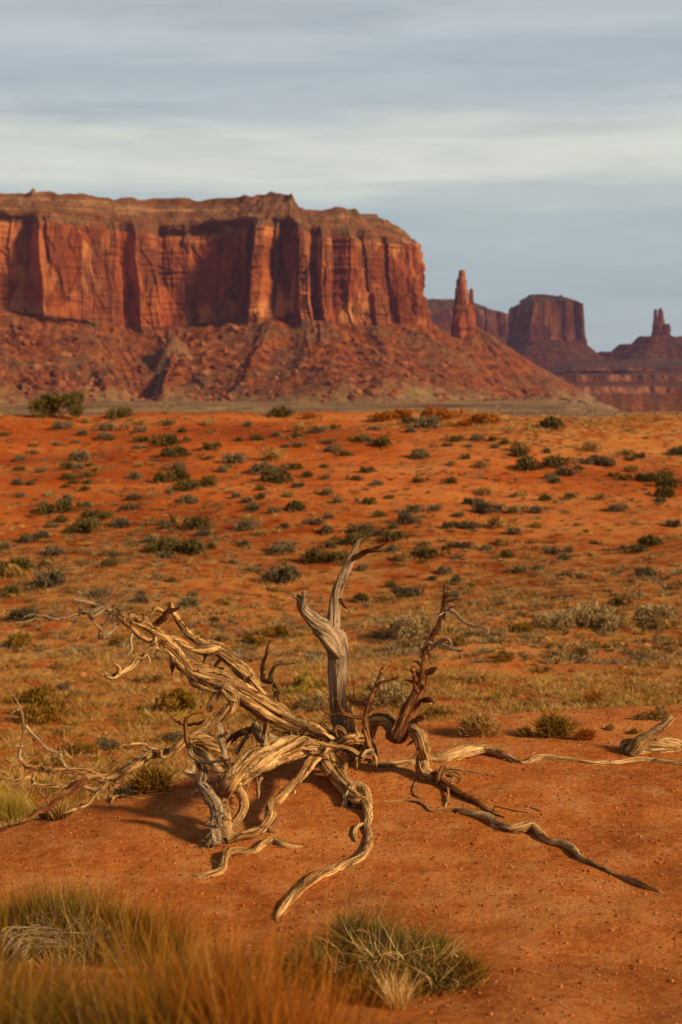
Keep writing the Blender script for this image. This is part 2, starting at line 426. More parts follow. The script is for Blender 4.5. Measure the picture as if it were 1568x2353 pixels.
# ------------------------------------------------------------------ mesas and buttes
def build_mesa(root, pts, ns, nt_, ncl, ncap, seed, relief, closed=False, gully=14.0, rocks=0, capw=1.0, inner=220.0, talus_z=-36.0):
    """pts rows: x, y, z of cliff foot, z of rim, z of top, talus width, cap width; outward is to the right of the walking direction"""
    pts = np.asarray(pts, float)
    if closed: pts = np.concatenate([pts, pts[:1]])
    d = np.concatenate([[0], np.cumsum(np.hypot(*np.diff(pts[:, :2], axis=0).T))])
    # finer sampling where it faces the camera: sample evenly in bearing + a share of length
    s_f = np.linspace(0, d[-1], 4000)
    q = np.stack([np.interp(s_f, d, pts[:, k]) for k in range(pts.shape[1])], -1)
    s = np.linspace(0, d[-1], ns)
    q = np.stack([np.interp(s, d, pts[:, k]) for k in range(pts.shape[1])], -1)
    def box(a, w):
        if closed:
            k = np.ones(w) / w; e = np.concatenate([a[-1 - w:-1], a, a[1:w + 1]])
            return np.convolve(e, k, 'same')[w:-w]
        e = np.concatenate([np.full(w, a[0]), a, np.full(w, a[-1])]); return np.convolve(e, np.ones(w) / w, 'same')[w:-w]
    w = max(3, ns // 60)
    tx, ty = np.gradient(box(box(q[:, 0], w), w)), np.gradient(box(box(q[:, 1], w), w))
    L = np.hypot(tx, ty) + 1e-9; nx, ny = ty / L, -tx / L
    zb, zr, zt, wt, wc = q[:, 2], q[:, 3], q[:, 4], q[:, 5], q[:, 6]
    zb = zb + 4 * fbm(s / 45, 0, 0, 3, seed + 5); zr = zr + 3 * fbm(s / 60, 0, 0, 3, seed + 6)
    # --- cliff
    T = np.linspace(0, 1, ncl)[:, None]
    Z = zb * (1 - T) + zr * T
    S = s[None, :] + 5 * fbm(Z / 45, s[None, :] / 60, 0, 2, seed + 1)
    D = relief(S, Z, T, q)
    D = D - 7.0 * T + np.where(T < .13, 3.5 * (1 - T / .13), 0) + 1.0 * vn(S / 40, Z / 2.2, 0, seed + 9) * (T < .16)
    D = D - smooth(.96, 1, T) * 1.5
    # --- talus, foot first
    T2 = np.linspace(0, 1, nt_)[:, None]
    D0 = D[0][None, :]
    prof = 0.30 * T2 + 0.70 * T2 ** 1.75
    sw = s[None, :] + 14 * fbm(T2 * 2.5, s[None, :] / 70, 0, 3, seed + 2)
    gl = ridged(sw / 55, T2 * .8, 0, 3, seed + 3) * (1 - T2 * .6) * smooth(0, .2, T2) * (1 - smooth(.9, 1, T2))
    off = wt[None, :] * (1 - T2) * (1 + .18 * fbm(s[None, :] / 90, 0, 0, 2, seed + 4))
    Z2 = talus_z + (zb[None, :] - talus_z) * prof + gully * gl
    led = smooth(.42, .5, T2) * (1 - smooth(.62, .75, T2)) * smooth(.05, .35, vn(s[None, :] / 75, 0, 0, seed + 21))
    Z2 = Z2 + 8 * led
    rough = smooth(0.02, .15, T2) * (1 - smooth(.93, 1, T2))
    Z2 = Z2 + rough * (4.5 * fbm(s[None, :] / 42, off / 38, 0, 3, seed + 17) + 2.8 * fbm(s[None, :] / 13, off / 13, 0, 3, seed + 7) + 2.4 * np.abs(fbm(s[None, :] / 5, off / 5, 0, 2, seed + 8)))
    O2 = off + D0 * smooth(.9, 1, T2)
    # --- stepped slope and cap
    T3 = np.linspace(0, 1, ncap)[:, None]
    D1 = D[-1][None, :]
    st = T3 + 0.011 * fbm(s[None, :] / 30, T3 * 3, 0, 3, seed + 12)
    nstep = 9
    fr = st * nstep - np.floor(st * nstep)
    stair = (np.floor(st * nstep) + np.where(fr < .45, fr * .25, .1125 + (fr - .45) / .55 * .8875)) / nstep
    rise = np.clip(.35 * st + .65 * stair, 0, 1); rise[0] = 0; rise[-1] = 1
    rise = np.where(T3 > .87, np.maximum(rise, .80 + .2 * smooth(.87, .90, T3)), np.minimum(rise, .80))
    Z3 = zr[None, :] + (zt[None, :] - zr[None, :]) * rise + (1 - smooth(.9, 1, T3)) * smooth(0, .1, T3) * 2.2 * fbm(s[None, :] / 12, T3 * 8, 0, 3, seed + 13)
    Z3 = Z3 + smooth(.87, .9, T3) * 2.6 * vn(s[None, :] / 11, 0, 0, seed + 15) + smooth(.05, .12, T3) * (1 - smooth(.84, .88, T3)) * (2.2 * ridged(s[None, :] / 26, T3 * 5, 0, 4, seed + 18) + 2.2 * np.abs(vn(s[None, :] / 5, T3 * 14, 0, seed + 19)))
    O3 = D1 * (1 - smooth(0, .35, T3)) - wc[None, :] * T3 * (1 + .25 * fbm(s[None, :] / 70, 0, 0, 3, seed + 14)) + 6 * fbm(s[None, :] / 22, T3 * 2, 0, 2, seed + 16) * smooth(0, .2, T3)
    # plateau inwards
    Z4 = np.concatenate([Z3[-1:] , Z3[-1:] + 1.0, Z3[-1:] * .5 + zt.min() * .5])
    O4 = np.concatenate([O3[-1:], O3[-1:] - 40 * capw, O3[-1:] - inner])
    def V(O, Z):
        return np.stack([q[:, 0] + nx * O, q[:, 1] + ny * O, Z + CZ], -1).reshape(-1, 3)
    def wall(O, Z, T): return np.stack([np.broadcast_to(s, Z.shape), Z, np.broadcast_to(T, Z.shape)], -1).reshape(-1, 3)
    f = lambda n: grid_faces(n, ns)
    tal = mk('talus_slope', local(V(O2, Z2), root), [f(nt_)], M['talus'], root, attrs={'wall': wall(O2, Z2, T2)})
    mk('cliff', local(V(D, Z), root), [f(ncl)], M['cliff'], root, False, attrs={'wall': wall(D, Z, T)})
    O5, Z5 = np.concatenate([O3, O4[1:]]), np.concatenate([Z3, Z4[1:]])
    T5 = np.concatenate([T3, [[1], [1]]])
    mk('caprock', local(V(O5, Z5), root), [f(len(O5))], M['cap'], root, False, attrs={'wall': wall(O5, Z5, T5)})
    if rocks:
        VT = V(O2, Z2).reshape(nt_, ns, 3)
        ii = (nt_ * (1 - rng.random(rocks) ** .8) * .9).astype(int).clip(2, nt_ - 8); jj = rng.integers(2, ns - 2, rocks)
        rock_field('boulder', local(VT[ii, jj], root), 1.0 + 5.5 * rng.random(rocks) ** 5, M['boulder'], root)['kind'] = 'stuff'
    return V(O2, Z2).reshape(nt_, ns, 3)


_ico = None
def rock_field(name, C_, size, mat, parent=None, flat=.75):
    """many small angular stones in one mesh"""
    global _ico
    if _ico is None:
        import bmesh
        bm = bmesh.new(); bmesh.ops.create_icosphere(bm, subdivisions=1, radius=1)
        bm.verts.ensure_lookup_table()
        _ico = (np.array([v.co for v in bm.verts]), np.array([[v.index for v in f.verts] for f in bm.faces])); bm.free()
    b, fc = _ico; n = len(C_)
    sc_ = np.asarray(size)[:, None, None] * (0.65 + .7 * rng.random((n, 1, 3))) * np.array([1, 1, flat])
    v = b[None] * (0.72 + .5 * rng.random((n, len(b), 1))) * sc_
    a = rng.random(n) * 6.28; ca, sa = np.cos(a)[:, None], np.sin(a)[:, None]
    v = np.stack([v[..., 0] * ca - v[..., 1] * sa, v[..., 0] * sa + v[..., 1] * ca, v[..., 2]], -1) + np.asarray(C_)[:, None]
    F = (fc[None] + (np.arange(n) * len(b))[:, None, None]).reshape(-1, 3)
    rnd = np.repeat(rng.random(n), len(b))
    return mk(name, v.reshape(-1, 3), [F], mat, parent, False, {'rnd': rnd})


def fault_blocks(S, w, seed, amp, slope):
    """planar joint faces: piecewise blocks of rock with sharp edges, w metres wide on average"""
    r = np.random.default_rng(seed); n = int(9000 / w)
    ed = np.cumsum(w * (.35 + 1.3 * r.random(n))) - 3000
    dep = amp * (r.random(n + 1) * 2 - 1); sl = slope * (r.random(n + 1) * 2 - 1)
    k = np.clip(np.searchsorted(ed, S.ravel()), 0, n).reshape(S.shape)
    lo = np.concatenate([[-3000], ed])[k]; hi = np.concatenate([ed, [9000]])[k]
    return dep[k] + sl[k] * (S - (lo + hi) / 2)


def panels(x, y, seed):
    """random level of the nearest cell and the distance to the cell border: slabs split off along joints"""
    ix, iy = np.floor(x), np.floor(y); d1 = np.full(x.shape, 9.0); d2 = d1.copy(); lv = np.zeros(x.shape)
    for a in (-1, 0, 1):
        for b in (-1, 0, 1):
            cx, cy = ix + a, iy + b
            px = cx + .5 + .45 * _hash(cx, cy, cx * 0, seed); py = cy + .5 + .45 * _hash(cx, cy, cx * 0, seed + 1)
            d = np.hypot(x - px, y - py); h = _hash(cx, cy, cx * 0, seed + 2); n = d < d1
            d2 = np.where(n, d1, np.minimum(d2, d)); lv = np.where(n, h, lv); d1 = np.where(n, d, d1)
    return lv, d2 - d1


def main_mesa():
    us = np.array([-420, -200, -60, 0, 100, 200, 300, 370, 460, 550, 640, 700, 760, 830, 900, 940, 962, 972])
    Ys = np.array([1500, 1590, 1660, 1690, 1700, 1725, 1745, 1765, 1765, 1745, 1735, 1735, 1740, 1750, 1775, 1800, 1840, 1890])
    u_all = np.unique(np.concatenate([us, [90, 150, 320, 440, 500, 520, 570, 600, 664, 669, 680, 690, 800, 868, 878, 925, 950]])); Ys = np.interp(u_all, us, Ys); us = u_all
    vb = np.interp(us, [-420, 0, 120, 200, 370, 470, 550, 700, 830, 975], [700, 705, 728, 738, 752, 740, 730, 735, 742, 742])
    vr = np.interp(us, [-420, 0, 100, 210, 300, 380, 480, 600, 680, 760, 880, 972], [500, 503, 512, 520, 530, 545, 532, 518, 528, 548, 552, 560])
    vt = np.interp(us, [-420, -60, 0, 90, 200, 320, 440, 520, 570, 640, 664, 669, 690, 760, 868, 878, 925, 972], [440, 443, 443, 440, 449, 461, 459, 451, 444, 443, 443, 459, 481, 481, 483, 494, 516, 535])
    rows = []
    for u, Y, b, r, t in zip(us, Ys, vb, vr, vt):
        x = P(u, 700, Y)[0]
        rows.append([x, Y, tanel(b) * Y, tanel(r) * Y, tanel(t) * (Y + 62), 205, 62])
    # round the nose and back
    for u, Y, zt_ in ((968, 1990, 215), (955, 2150, 215), (930, 2400, 215), (880, 2800, 215)):
        rows.append([P(u, 700, Y)[0], Y, 62, 176, zt_, 180, 62])
    bu = np.array([-420, 85, 100, 130, 215, 222, 284, 296, 312, 322, 370, 377, 470, 540, 562, 584, 606, 615, 640, 672, 690, 708, 718, 735, 741, 757, 768, 797, 822, 836, 866, 905, 925, 950, 975, 1300])
    bd = np.array([-18, -20, 20, 16, 12, 2, 2, -16, -12, 8, 4, -25, -28, -25, -16, 8, 6, -14, -20, -16, 10, 6, -16, -13, 9, 5, -6, 6, 3, -5, 5, 2, -9, 5, 4, 0])
    def relief(S, Z, T, q):
        u = 784 + q[:, 0] / q[:, 1] * FPX
        uu = np.where(q[:, 1] < 1930, u, 1200)[None, :] + (S - S.mean(0)[None, :]) * 1.2 + 7 * (T - .5) * vn(S / 70, 0, 0, 4)
        D = np.interp(uu, bu, bd) * (1 - .15 * T)
        amp = np.interp(uu, [0, 380, 560, 640], [.55, .5, .9, 1.15])
        th_ = .52 + .42 * vn(S / 38, 0, 0, 91); up = (T > th_) * 1.0; up2 = (T > th_ - .28 + .2 * vn(S / 17, 0, 0, 95)) * 1.0
        f = fault_blocks(S, 31, 3, 5.0, .25)
        D = D + amp * (f * (1 - up) + up * (.55 * f + fault_blocks(S + 3 * T, 43, 8, 4.0, .2) - 3.2))
        D = D + amp * (fault_blocks(S + 1.5 * vn(Z / 25, S / 20, 0, 7), 11, 4, 2.6, .28) * (1 - up2) + up2 * (fault_blocks(S + 1.5 * vn(Z / 25, S / 20, 0, 7), 14, 14, 2.2, .25) - .9))
        D = D + (.35 + amp) * (2.4 * fbm(S / 16, Z / 40, 0, 4, 61) + 1.0 * vn(S / 30, Z / 3.5, 0, 66))
        Zw = Z + 6 * vn(S / 25, Z / 30, 0, 71); Sw = S + 3 * vn(Z / 22, S / 30, 0, 73) + (Z - 110) * .14
        l1, e1 = panels(Sw / 30, Zw / 62, 301); l2, e2 = panels(Sw / 11, Zw / 26, 311)
        left = np.interp(uu, [350, 620], [1.25, .7])
        D = D + left * (2.4 * l1 + 1.3 * l2)
        return D
    root = empty('mesa', P(450, 930, 1700), 'massive flat topped red sandstone mesa with fluted cliffs above a boulder strewn slope', 'mesa')
    VT = build_mesa(root, rows, 1800, 130, 150, 84, 100, relief, gully=25, rocks=6500)
    cone_talus('debris_cone', 402, 773, 925, 1678, 130, 215, root, 47, 6, .85, mat='scree', concave=1.0)
    return root


def generic_relief(seed, a=1.0):
    def f(S, Z, T, q):
        return a * (fault_blocks(S, 70, seed, 11, .25) + fault_blocks(S + 2 * vn(Z / 30, S / 30, 0, seed), 24, seed + 1, 4.5, .25)) + a * 4 * fbm(S / 30, Z / 90, 0, 3, seed + 2)
    return f


def far_buttes():
    # square butte with a small peaked cap
    Y = 4300.0; X = lambda u: P(u, 750, Y)[0]
    z = lambda v, y=Y: tanel(v) * y
    def row(u, y, b, r, t, wt=200, wc=34): return [P(u, 750, Y)[0], y, z(b), z(r), z(t), wt, wc]
    rt = empty('butte', P(1260, 835, Y), 'square purple red butte with small peaked cap, right of the slim rock spire', 'butte')
    rows = [row(1192, 4420, 783, 704, 690), row(1196, 4290, 783, 700, 692), row(1215, 4225, 783, 697, 682), row(1290, 4215, 783, 697, 682), row(1330, 4255, 783, 699, 690),
            row(1340, 4330, 783, 700, 690), row(1338, 4600, 783, 700, 690), row(1260, 4700, 783, 700, 690), row(1200, 4620, 783, 700, 690)]
    build_mesa(rt, rows, 420, 50, 50, 24, 300, generic_relief(21), closed=True, gully=12, inner=75, talus_z=-40)
    # its peaked cap
    th = np.linspace(0, 2 * np.pi, 64, endpoint=False)
    lv = [(698, 44, 1.0), (690, 40, .95), (686, 33, .9), (683, 27, .8), (680, 23, .75), (677.5, 21, .7), (676.5, 10, .5), (676.5, 0.1, .1)]
    Vv = []
    for v, w, _ in lv:
        rad = w / FPX * Y * (1 + .10 * vn(np.cos(th) * 3, np.sin(th) * 3, v / 6., 5))
        Vv.append(np.stack([X(1250) + rad * np.cos(th) * 1.05, 4420 + rad * np.sin(th) * 1.5, np.full(64, tanel(v) * 4420 + CZ)], -1))
    Vv = np.concatenate(Vv); ang = np.tile(th * 60, len(lv))
    mk('peaked_cap', local(Vv, rt), [grid_faces(len(lv), 64, True)], M['cap'], rt, attrs={'wall': np.stack([ang, Vv[:, 2], ang * 0 + .5], -1)})
    # long low mesa behind the spire
    Y = 5000.0
    z = lambda v, y=Y: tanel(v) * y
    rm = empty('mesa', P(1060, 840, Y), 'long low violet mesa standing behind the slim rock spire', 'mesa')
    def row2(u, y, b, r, t): return [P(u, 750, Y)[0], y, z(b), z(r), z(t), 220, 130]
    rows = [row2(700, 5300, 765, 712, 687), row2(860, 4950, 765, 712, 687), row2(975, 4900, 765, 712, 687), row2(1080, 4930, 768, 712, 686), row2(1130, 4960, 770, 713, 687),
            row2(1150, 5000, 772, 718, 698), row2(1185, 5080, 774, 722, 706), row2(1230, 5300, 776, 724, 708), row2(1200, 5700, 776, 724, 708)]
    build_mesa(rm, rows, 420, 40, 40, 30, 400, generic_relief(31, .8), gully=12, inner=300, talus_z=-40)
far_buttes()


def spire_col(name, prof, Yc, depth, root, seed, mat, sides=72, rows_=90, rough=.26):
    """a rock column from left/right edges by picture row, as a solid of real depth at distance Yc"""
    v0 = np.array([p[0] for p in prof], float); l0 = np.array([p[1] for p in prof], float); r0 = np.array([p[2] for p in prof], float)
    v = np.linspace(v0[0], v0[-1], rows_); l = np.interp(v, v0, l0); r = np.interp(v, v0, r0)
    c = ((l + r) / 2 - 784) / FPX * Yc; hw = (r - l) / 2 / FPX * Yc
    th = np.linspace(0, 2 * np.pi, sides, endpoint=False)
    z = tanel(v) * Yc + CZ
    ct, st = np.cos(th), np.sin(th)
    k = (np.abs(ct) ** 3 + np.abs(st) ** 3) ** (-1 / 3)
    TH, ZZ = np.meshgrid(th, z)
    nz = 1 + rough * (ridged(np.cos(TH) * 2.2, np.sin(TH) * 2.2, ZZ / 60, 3, seed) - .3) + rough * .5 * vn(ZZ / 7, TH * .4, 0, seed + 3)
    rad = hw[:, None] * k[None] * nz
    Vv = np.stack([c[:, None] + rad * ct[None], Yc + rad * st[None] * depth, ZZ], -1).reshape(-1, 3)
    top = np.array([[c[0], Yc, z[0]]]); n = len(Vv)
    fan = np.stack([np.full(sides, n), (np.arange(sides) + 1) % sides, np.arange(sides)], -1)
    wl = np.stack([(TH * hw.max()).ravel(), (ZZ - CZ).ravel(), ZZ.ravel() * 0 + .5], -1); wl = np.concatenate([wl, wl[:1]])
    return mk(name, local(np.concatenate([Vv, top]), root), [grid_faces(rows_, sides, True)[:, ::-1], fan], mat, root, attrs={'wall': wl})


def cone_talus(name, u0, v_top, v_bot, Yc, left, right, root, seed, top_r=6.0, back=1.0, steps=0, mat='talus', concave=0.0):
    """debris cone: left and right reach in picture pixels at the bottom row"""
    na, nr = 260, 80
    th = np.linspace(0, 2 * np.pi, na, endpoint=False); tt = np.linspace(0, 1, nr)[:, None]
    ct, st = np.cos(th)[None], np.sin(th)[None]
    Rl, Rr = left / FPX * Yc, right / FPX * Yc
    base = np.where(ct > 0, Rr * ct ** 2, Rl * ct ** 2) + (Rl + Rr) / 2 * back * st ** 2
    rad = top_r / FPX * Yc + (base - top_r / FPX * Yc) * tt
    zt_, zb_ = tanel(v_top) * Yc, tanel(v_bot) * Yc
    f = (1 - concave) * (1 - (1.18 * tt - .18 * tt ** 2.2)) + concave * (1 - tt) ** 1.55
    rad = rad * (1 + .22 * smooth(0, .3, tt) * fbm(ct * 2.2, st * 2.2, 0, 3, seed + 7))
    z = zb_ + (zt_ - zb_) * f
    if steps:
        z = z + (zt_ - zb_) / steps * .28 * np.sin(f * steps * 2 * np.pi)
    z = z + smooth(0, .15, tt) * ((0 if concave else 6) * ridged(ct * 4, st * 4, tt * .7, 3, seed) * (1 - tt * .5) + (5 * fbm(ct * rad / 30, st * rad / 30, 0, 3, seed + 4) if concave else 0) + 2.2 * fbm(ct * rad / 12, st * rad / 12, 0, 3, seed + 2))
    cx = (u0 - 784) / FPX * Yc
    Vv = np.stack([cx + rad * ct, Yc + rad * st, z + CZ], -1).reshape(-1, 3)
    wl = np.stack([np.broadcast_to(th * 100, z.shape), z, np.broadcast_to(1 - tt, z.shape)], -1).reshape(-1, 3)
    return mk(name, local(Vv, root), [grid_faces(nr, na, True)[:, ::-1]], M[mat], root, attrs={'wall': wl})


def spires():
    c = lambda x, y: (574.4 + x * .6337, 402 + y * .6337)
    def prof(rows): return [(402 + y * .6337, 574.4 + l * .6337, 574.4 + r * .6337) for y, l, r in rows]
    Yc = 2250.0
    rt = empty('rock_spire', P(1075, 900, Yc), 'slim red rock spire with a shorter pinnacle beside it on its own debris cone', 'rock spire')
    spire_col('tall_pinnacle', prof([(345, 757, 772), (352, 754, 775), (374, 751, 777), (376, 748, 779), (408, 744, 781), (412, 741, 783), (440, 741, 786), (470, 739, 792), (520, 736, 798), (600, 732, 800)]), Yc, .9, rt, 5, M['cliff'])
    spire_col('short_pinnacle', prof([(412, 794, 801), (418, 791, 804), (450, 789, 806), (490, 787, 808), (530, 784, 810), (600, 780, 814)]), Yc + 8, .9, rt, 9, M['cliff'])
    spire_col('pedestal', prof([(470, 748, 800), (500, 738, 808), (520, 734, 812), (560, 730, 815), (600, 727, 818), (650, 722, 824)]), Yc + 3, 1.1, rt, 13, M['cliff'])
    cone_talus('talus_cone', 1082, 750, 920, Yc + 12, 215, 315, rt, 41, 12, .75)
    Yk = 4400.0
    rk = empty('butte', P(1512, 805, Yk), 'small dark butte with twin needle pinnacles rising from a stepped cone near the picture edge', 'butte')
    spire_col('needle', prof([(486, 1457, 1463), (492, 1455, 1466), (515, 1454, 1468), (545, 1453, 1474), (590, 1450, 1480)]), Yk, .9, rk, 15, M['cliff'])
    spire_col('needle', prof([(483, 1474, 1483), (492, 1471, 1486), (520, 1470, 1491), (560, 1466, 1494), (590, 1462, 1498)]), Yk + 10, .9, rk, 17, M['cliff'])
    spire_col('shoulder_block', prof([(540, 1478, 1508), (546, 1474, 1512), (560, 1472, 1513), (578, 1456, 1514), (592, 1452, 1517)]), Yk + 6, 1.0, rk, 19, M['cliff'])
    cone_talus('talus_cone', 1514, 768, 838, Yk + 12, 210, 215, rk, 43, 18, .8, steps=4)
main_mesa()
spires()


def low_bench():
    """stepped red plateau in front of the far buttes"""
    Y0 = 3300.0
    root = empty('plateau', P(1450, 880, Y0), 'low stepped red plateau with a pale scrubby top below the far buttes', 'plateau')
    us = np.linspace(1120, 2300, 420); n = len(us)
    def edge(v, Y, sd, amp=45):
        u = us; yy = Y + amp * fbm(u / 55, 0, 0, 4, sd) + smooth(1300, 1120, u) * 500
        return (u - 784) / FPX * Y, yy, tanel(v) * Y
    specs = [(985, 2650, 1, 'talus'), (940, 2780, 1, 'talus'), (918, 2900, 1, 'talus'), (905, 2960, 1, 'talus'), (897, 2985, 2, 'cliff'), (889, 2995, 2, 'cliff'), (884, 3120, 2, 'cap'), (876, 3160, 3, 'talus'),
             (868, 3175, 3, 'cliff'), (862, 3180, 3, 'cliff'), (857, 3330, 3, 'cap'), (852, 3350, 4, 'talus'), (845, 3362, 4, 'cliff'), (839, 3500, 4, 'cap'), (832, 3800, 5, 'cap'), (829, 4200, 5, 'cap')]
    rows = []; mats = []
    for k, (v, Y, sd, m_) in enumerate(specs):
        x, yy, zz = edge(v, Y, sd)
        drop = smooth(1330, 1180, us) * (zz + 34) * .9
        zz = zz - drop + 1.6 * fbm(us / 14, k, 0, 3, 8)
        rows.append(np.stack([x, yy, zz + CZ], -1)); mats.append(m_)
    V = np.concatenate(rows); f = grid_faces(len(rows), n)
    idx = {'talus': 0, 'cliff': 1, 'cap': 2}
    mi = np.repeat([idx[mats[k + 1]] for k in range(len(rows) - 1)], n - 1)
    wl = np.stack([V[:, 0], V[:, 2] * 2, np.full(len(V), .6)], -1)
    for nm, key in (('talus_slope', 0), ('ledge', 1), ('scrub_top', 2)):
        sel = f[mi == key]; used, inv = np.unique(sel, return_inverse=True)
        mk(nm, local(V[used], root), [inv.reshape(-1, 4)], M[('talus', 'cliff', 'cap')[key]], root, attrs={'wall': wl[used]})
low_bench()


# ------------------------------------------------------------------ dead wood
def resample(pts, step_fn):
    pts = np.asarray(pts, float); n = len(pts)
    if n == 2:
        pts = np.stack([pts[0], pts.mean(0), pts[1]]); n = 3
    ext = np.concatenate([[2 * pts[0] - pts[1]], pts, [2 * pts[-1] - pts[-2]]])
    outp = []
    for i in range(n - 1):
        p0, p1, p2, p3 = ext[i:i + 4]
        L = np.linalg.norm(p2[:3] - p1[:3]); m = max(2, int(math.ceil(L / step_fn(min(p1[3], p2[3])))))
        t = np.linspace(0, 1, m, endpoint=False)[:, None]
        c = .5 * (2 * p1 + (p2 - p0) * t + (2 * p0 - 5 * p1 + 4 * p2 - p3) * t ** 2 + (3 * p1 - p0 - 3 * p2 + p3) * t ** 3)
        c[:, 3] = p1[3] + (p2[3] - p1[3]) * (t[:, 0] ** 2 * (3 - 2 * t[:, 0]))
        outp.append(c)
    return np.concatenate(outp + [pts[-1:]])


class Wood:
    """collects tubes of twisted, furrowed wood into one mesh"""
    def __init__(self): self.V, self.F, self.G, self.n = [], [], [], 0
    def tube(self, pts, strands=3, twist=1.2, furrow=1.0, seed=0, sides=None, wob=.25, flat=1.0):
        pts = np.asarray(pts, float)
        rmax = pts[:, 3].max()
        fine = rmax < .012
        sides = sides or (6 if rmax < .006 else 9 if fine else 18 if rmax < .022 else 36 if rmax < .05 else 72)
        step = (lambda r: max(.012, r * 1.2)) if fine else (lambda r: max(.008, min(.02, r * .3)))
        c = resample(pts, step); m = len(c)
        x, r = c[:, :3], np.maximum(c[:, 3], .0008)
        d = np.gradient(x, axis=0); d /= np.linalg.norm(d, axis=1)[:, None] + 1e-9
        l = np.concatenate([[0], np.cumsum(np.linalg.norm(np.diff(x, axis=0), axis=1))])
        if not fine:
            x = x + (wob * r)[:, None] * np.stack([fbm(l / .16, k * 7.3, 0, 2, seed) for k in range(3)], -1)
        up = np.array([0, 0, 1.0]) if abs(d[0, 2]) < .9 else np.array([1.0, 0, 0])
        nrm = np.zeros((m, 3)); a = np.cross(d[0], up); nrm[0] = a / np.linalg.norm(a)
        for i in range(1, m):
            v = nrm[i - 1] - d[i] * np.dot(nrm[i - 1], d[i]); nrm[i] = v / (np.linalg.norm(v) + 1e-9)
        bi = np.cross(d, nrm)
        th = np.linspace(0, 2 * np.pi, sides, endpoint=False)
        TH, LL = np.meshgrid(th, l); RR = r[:, None]
        ph = TH + .7 * twist * 6.283 * LL + .45 * vn(LL / .3, 0, 0, seed + 3)
        if fine: k = 1 + .12 * np.cos(3 * TH + LL * 40)
        else:
            tw = ph
            lob = np.abs(np.cos(strands * tw / 2 + .8 * vn(np.cos(tw), np.sin(tw), LL / .25, seed + 1))) ** .75
            lo = fbm(np.cos(tw) * 1.2, np.sin(tw) * 1.2, LL / .30, 3, seed + 5)
            hi = ridged(np.cos(tw) * 2.9, np.sin(tw) * 2.9, LL / .38, 3, seed + 9)
            vh = fbm(np.cos(tw) * 9, np.sin(tw) * 9, LL / .30, 2, seed + 13)
            k = .74 + furrow * (.13 * lob + .22 * hi + .10 * vh) + .30 * lo
        rad = RR * k
        V = x[:, None] + rad[..., None] * (np.cos(TH)[..., None] * nrm[:, None] + flat * np.sin(TH)[..., None] * bi[:, None])
        gR = np.maximum(RR, .006)
        g = np.stack([np.cos(ph) * gR, np.sin(ph) * gR, LL + seed * 3.7], -1)
        self._add(V, g, m, sides)
        # end caps
        b = self.n
        return x, d, nrm, bi, r
    def _add(self, V, g, m, sides):
        V = V.reshape(-1, 3); g = g.reshape(-1, 3)
        e0, e1 = V[:sides].mean(0), V[-sides:].mean(0)
        self.V += [V, e0[None], e1[None]]; self.G += [g, g[:1], g[-1:]]
        f = grid_faces(m, sides, True) + self.n
        n0 = self.n + len(V); j = np.arange(sides); k = (j + 1) % sides
        f0 = np.stack([np.full(sides, n0), self.n + k, self.n + j], -1)
        last = self.n + (m - 1) * sides
        f1 = np.stack([np.full(sides, n0 + 1), last + j, last + k], -1)
        self.F += [f, f0, f1]; self.n += len(V) + 2
    def splinters(self, curve, n, seed, ln=(.02, .06), rad=.0035, back=.5):
        x, d, nrm, bi, r = curve; q = np.random.default_rng(seed)
        for _ in range(n):
            i = q.integers(2, len(x) - 2); a = q.random() * 6.28
            o = np.cos(a) * nrm[i] + np.sin(a) * bi[i]
            L = q.uniform(*ln); dr = d[i] * q.choice([-1, 1], p=[1 - back, back]) * q.uniform(.4, 1) + o * q.uniform(.3, 1.0) + q.normal(0, .2, 3)
            dr /= np.linalg.norm(dr); p = x[i] + o * r[i] * .8
            k = q.uniform(.5, 1.2) * rad
            self.tube([[*p, k], [*(p + dr * L * .5 + q.normal(0, .003, 3)), k * .8], [*(p + dr * L), k * .25]], seed=int(q.integers(999)))
    def stubs(self, curve, n, seed, k=.35):
        x, d, nrm, bi, r = curve; q = np.random.default_rng(seed)
        for _ in range(n):
            i = q.integers(4, len(x) - 4); a = q.random() * 6.28
            o = np.cos(a) * nrm[i] + np.sin(a) * bi[i]; rr = r[i] * q.uniform(.6, 1.2) * k; L = r[i] * q.uniform(.5, 1.5)
            dr = o + d[i] * q.normal(0, .6); dr /= np.linalg.norm(dr); p = x[i] + o * r[i] * .5
            e = p + dr * (r[i] * .5 + L)
            self.tube([[*p, rr * 1.5], [*(p + dr * r[i] * .5), rr * 1.1], [*(p * .4 + e * .6 + q.normal(0, .2, 3) * rr), rr * .9], [*e, rr * .5]], strands=2, seed=int(q.integers(999)))
            for _k in range(3):
                self.tube([[*(e - dr * rr), rr * .35], [*(e + dr * rr * q.uniform(.5, 2.2) + q.normal(0, .5, 3) * rr), rr * .1]], seed=1)
    def done(self, name, mat, parent):
        t3 = [f for f in self.F if f.shape[1] == 3]; t4 = [f for f in self.F if f.shape[1] == 4]
        V = np.concatenate(self.V)
        if parent is not None: V = local(V, WROOT[0])
        return mk(name, V, [np.concatenate(t4), np.concatenate(t3)], mat, parent, True, {'grain': np.concatenate(self.G)})


WROOT = [None]
c1 = lambda x, y: (x / 2, 1321 + y / 2)
c2 = lambda x, y: (574.4 + x * .403, 1206.2 + y * .403)
c3 = lambda x, y: (784 + x / 2, 1550.9 + y / 2)
c4 = lambda x, y: (x * .7327, 1895.5 + y * .7327)
c9 = lambda x, y: (344.6 + x * .29305, 1522.2 + y * .29305)
SCL = {id(c1): .5, id(c2): .403, id(c3): .5, id(c4): .7327, id(c9): .29305}


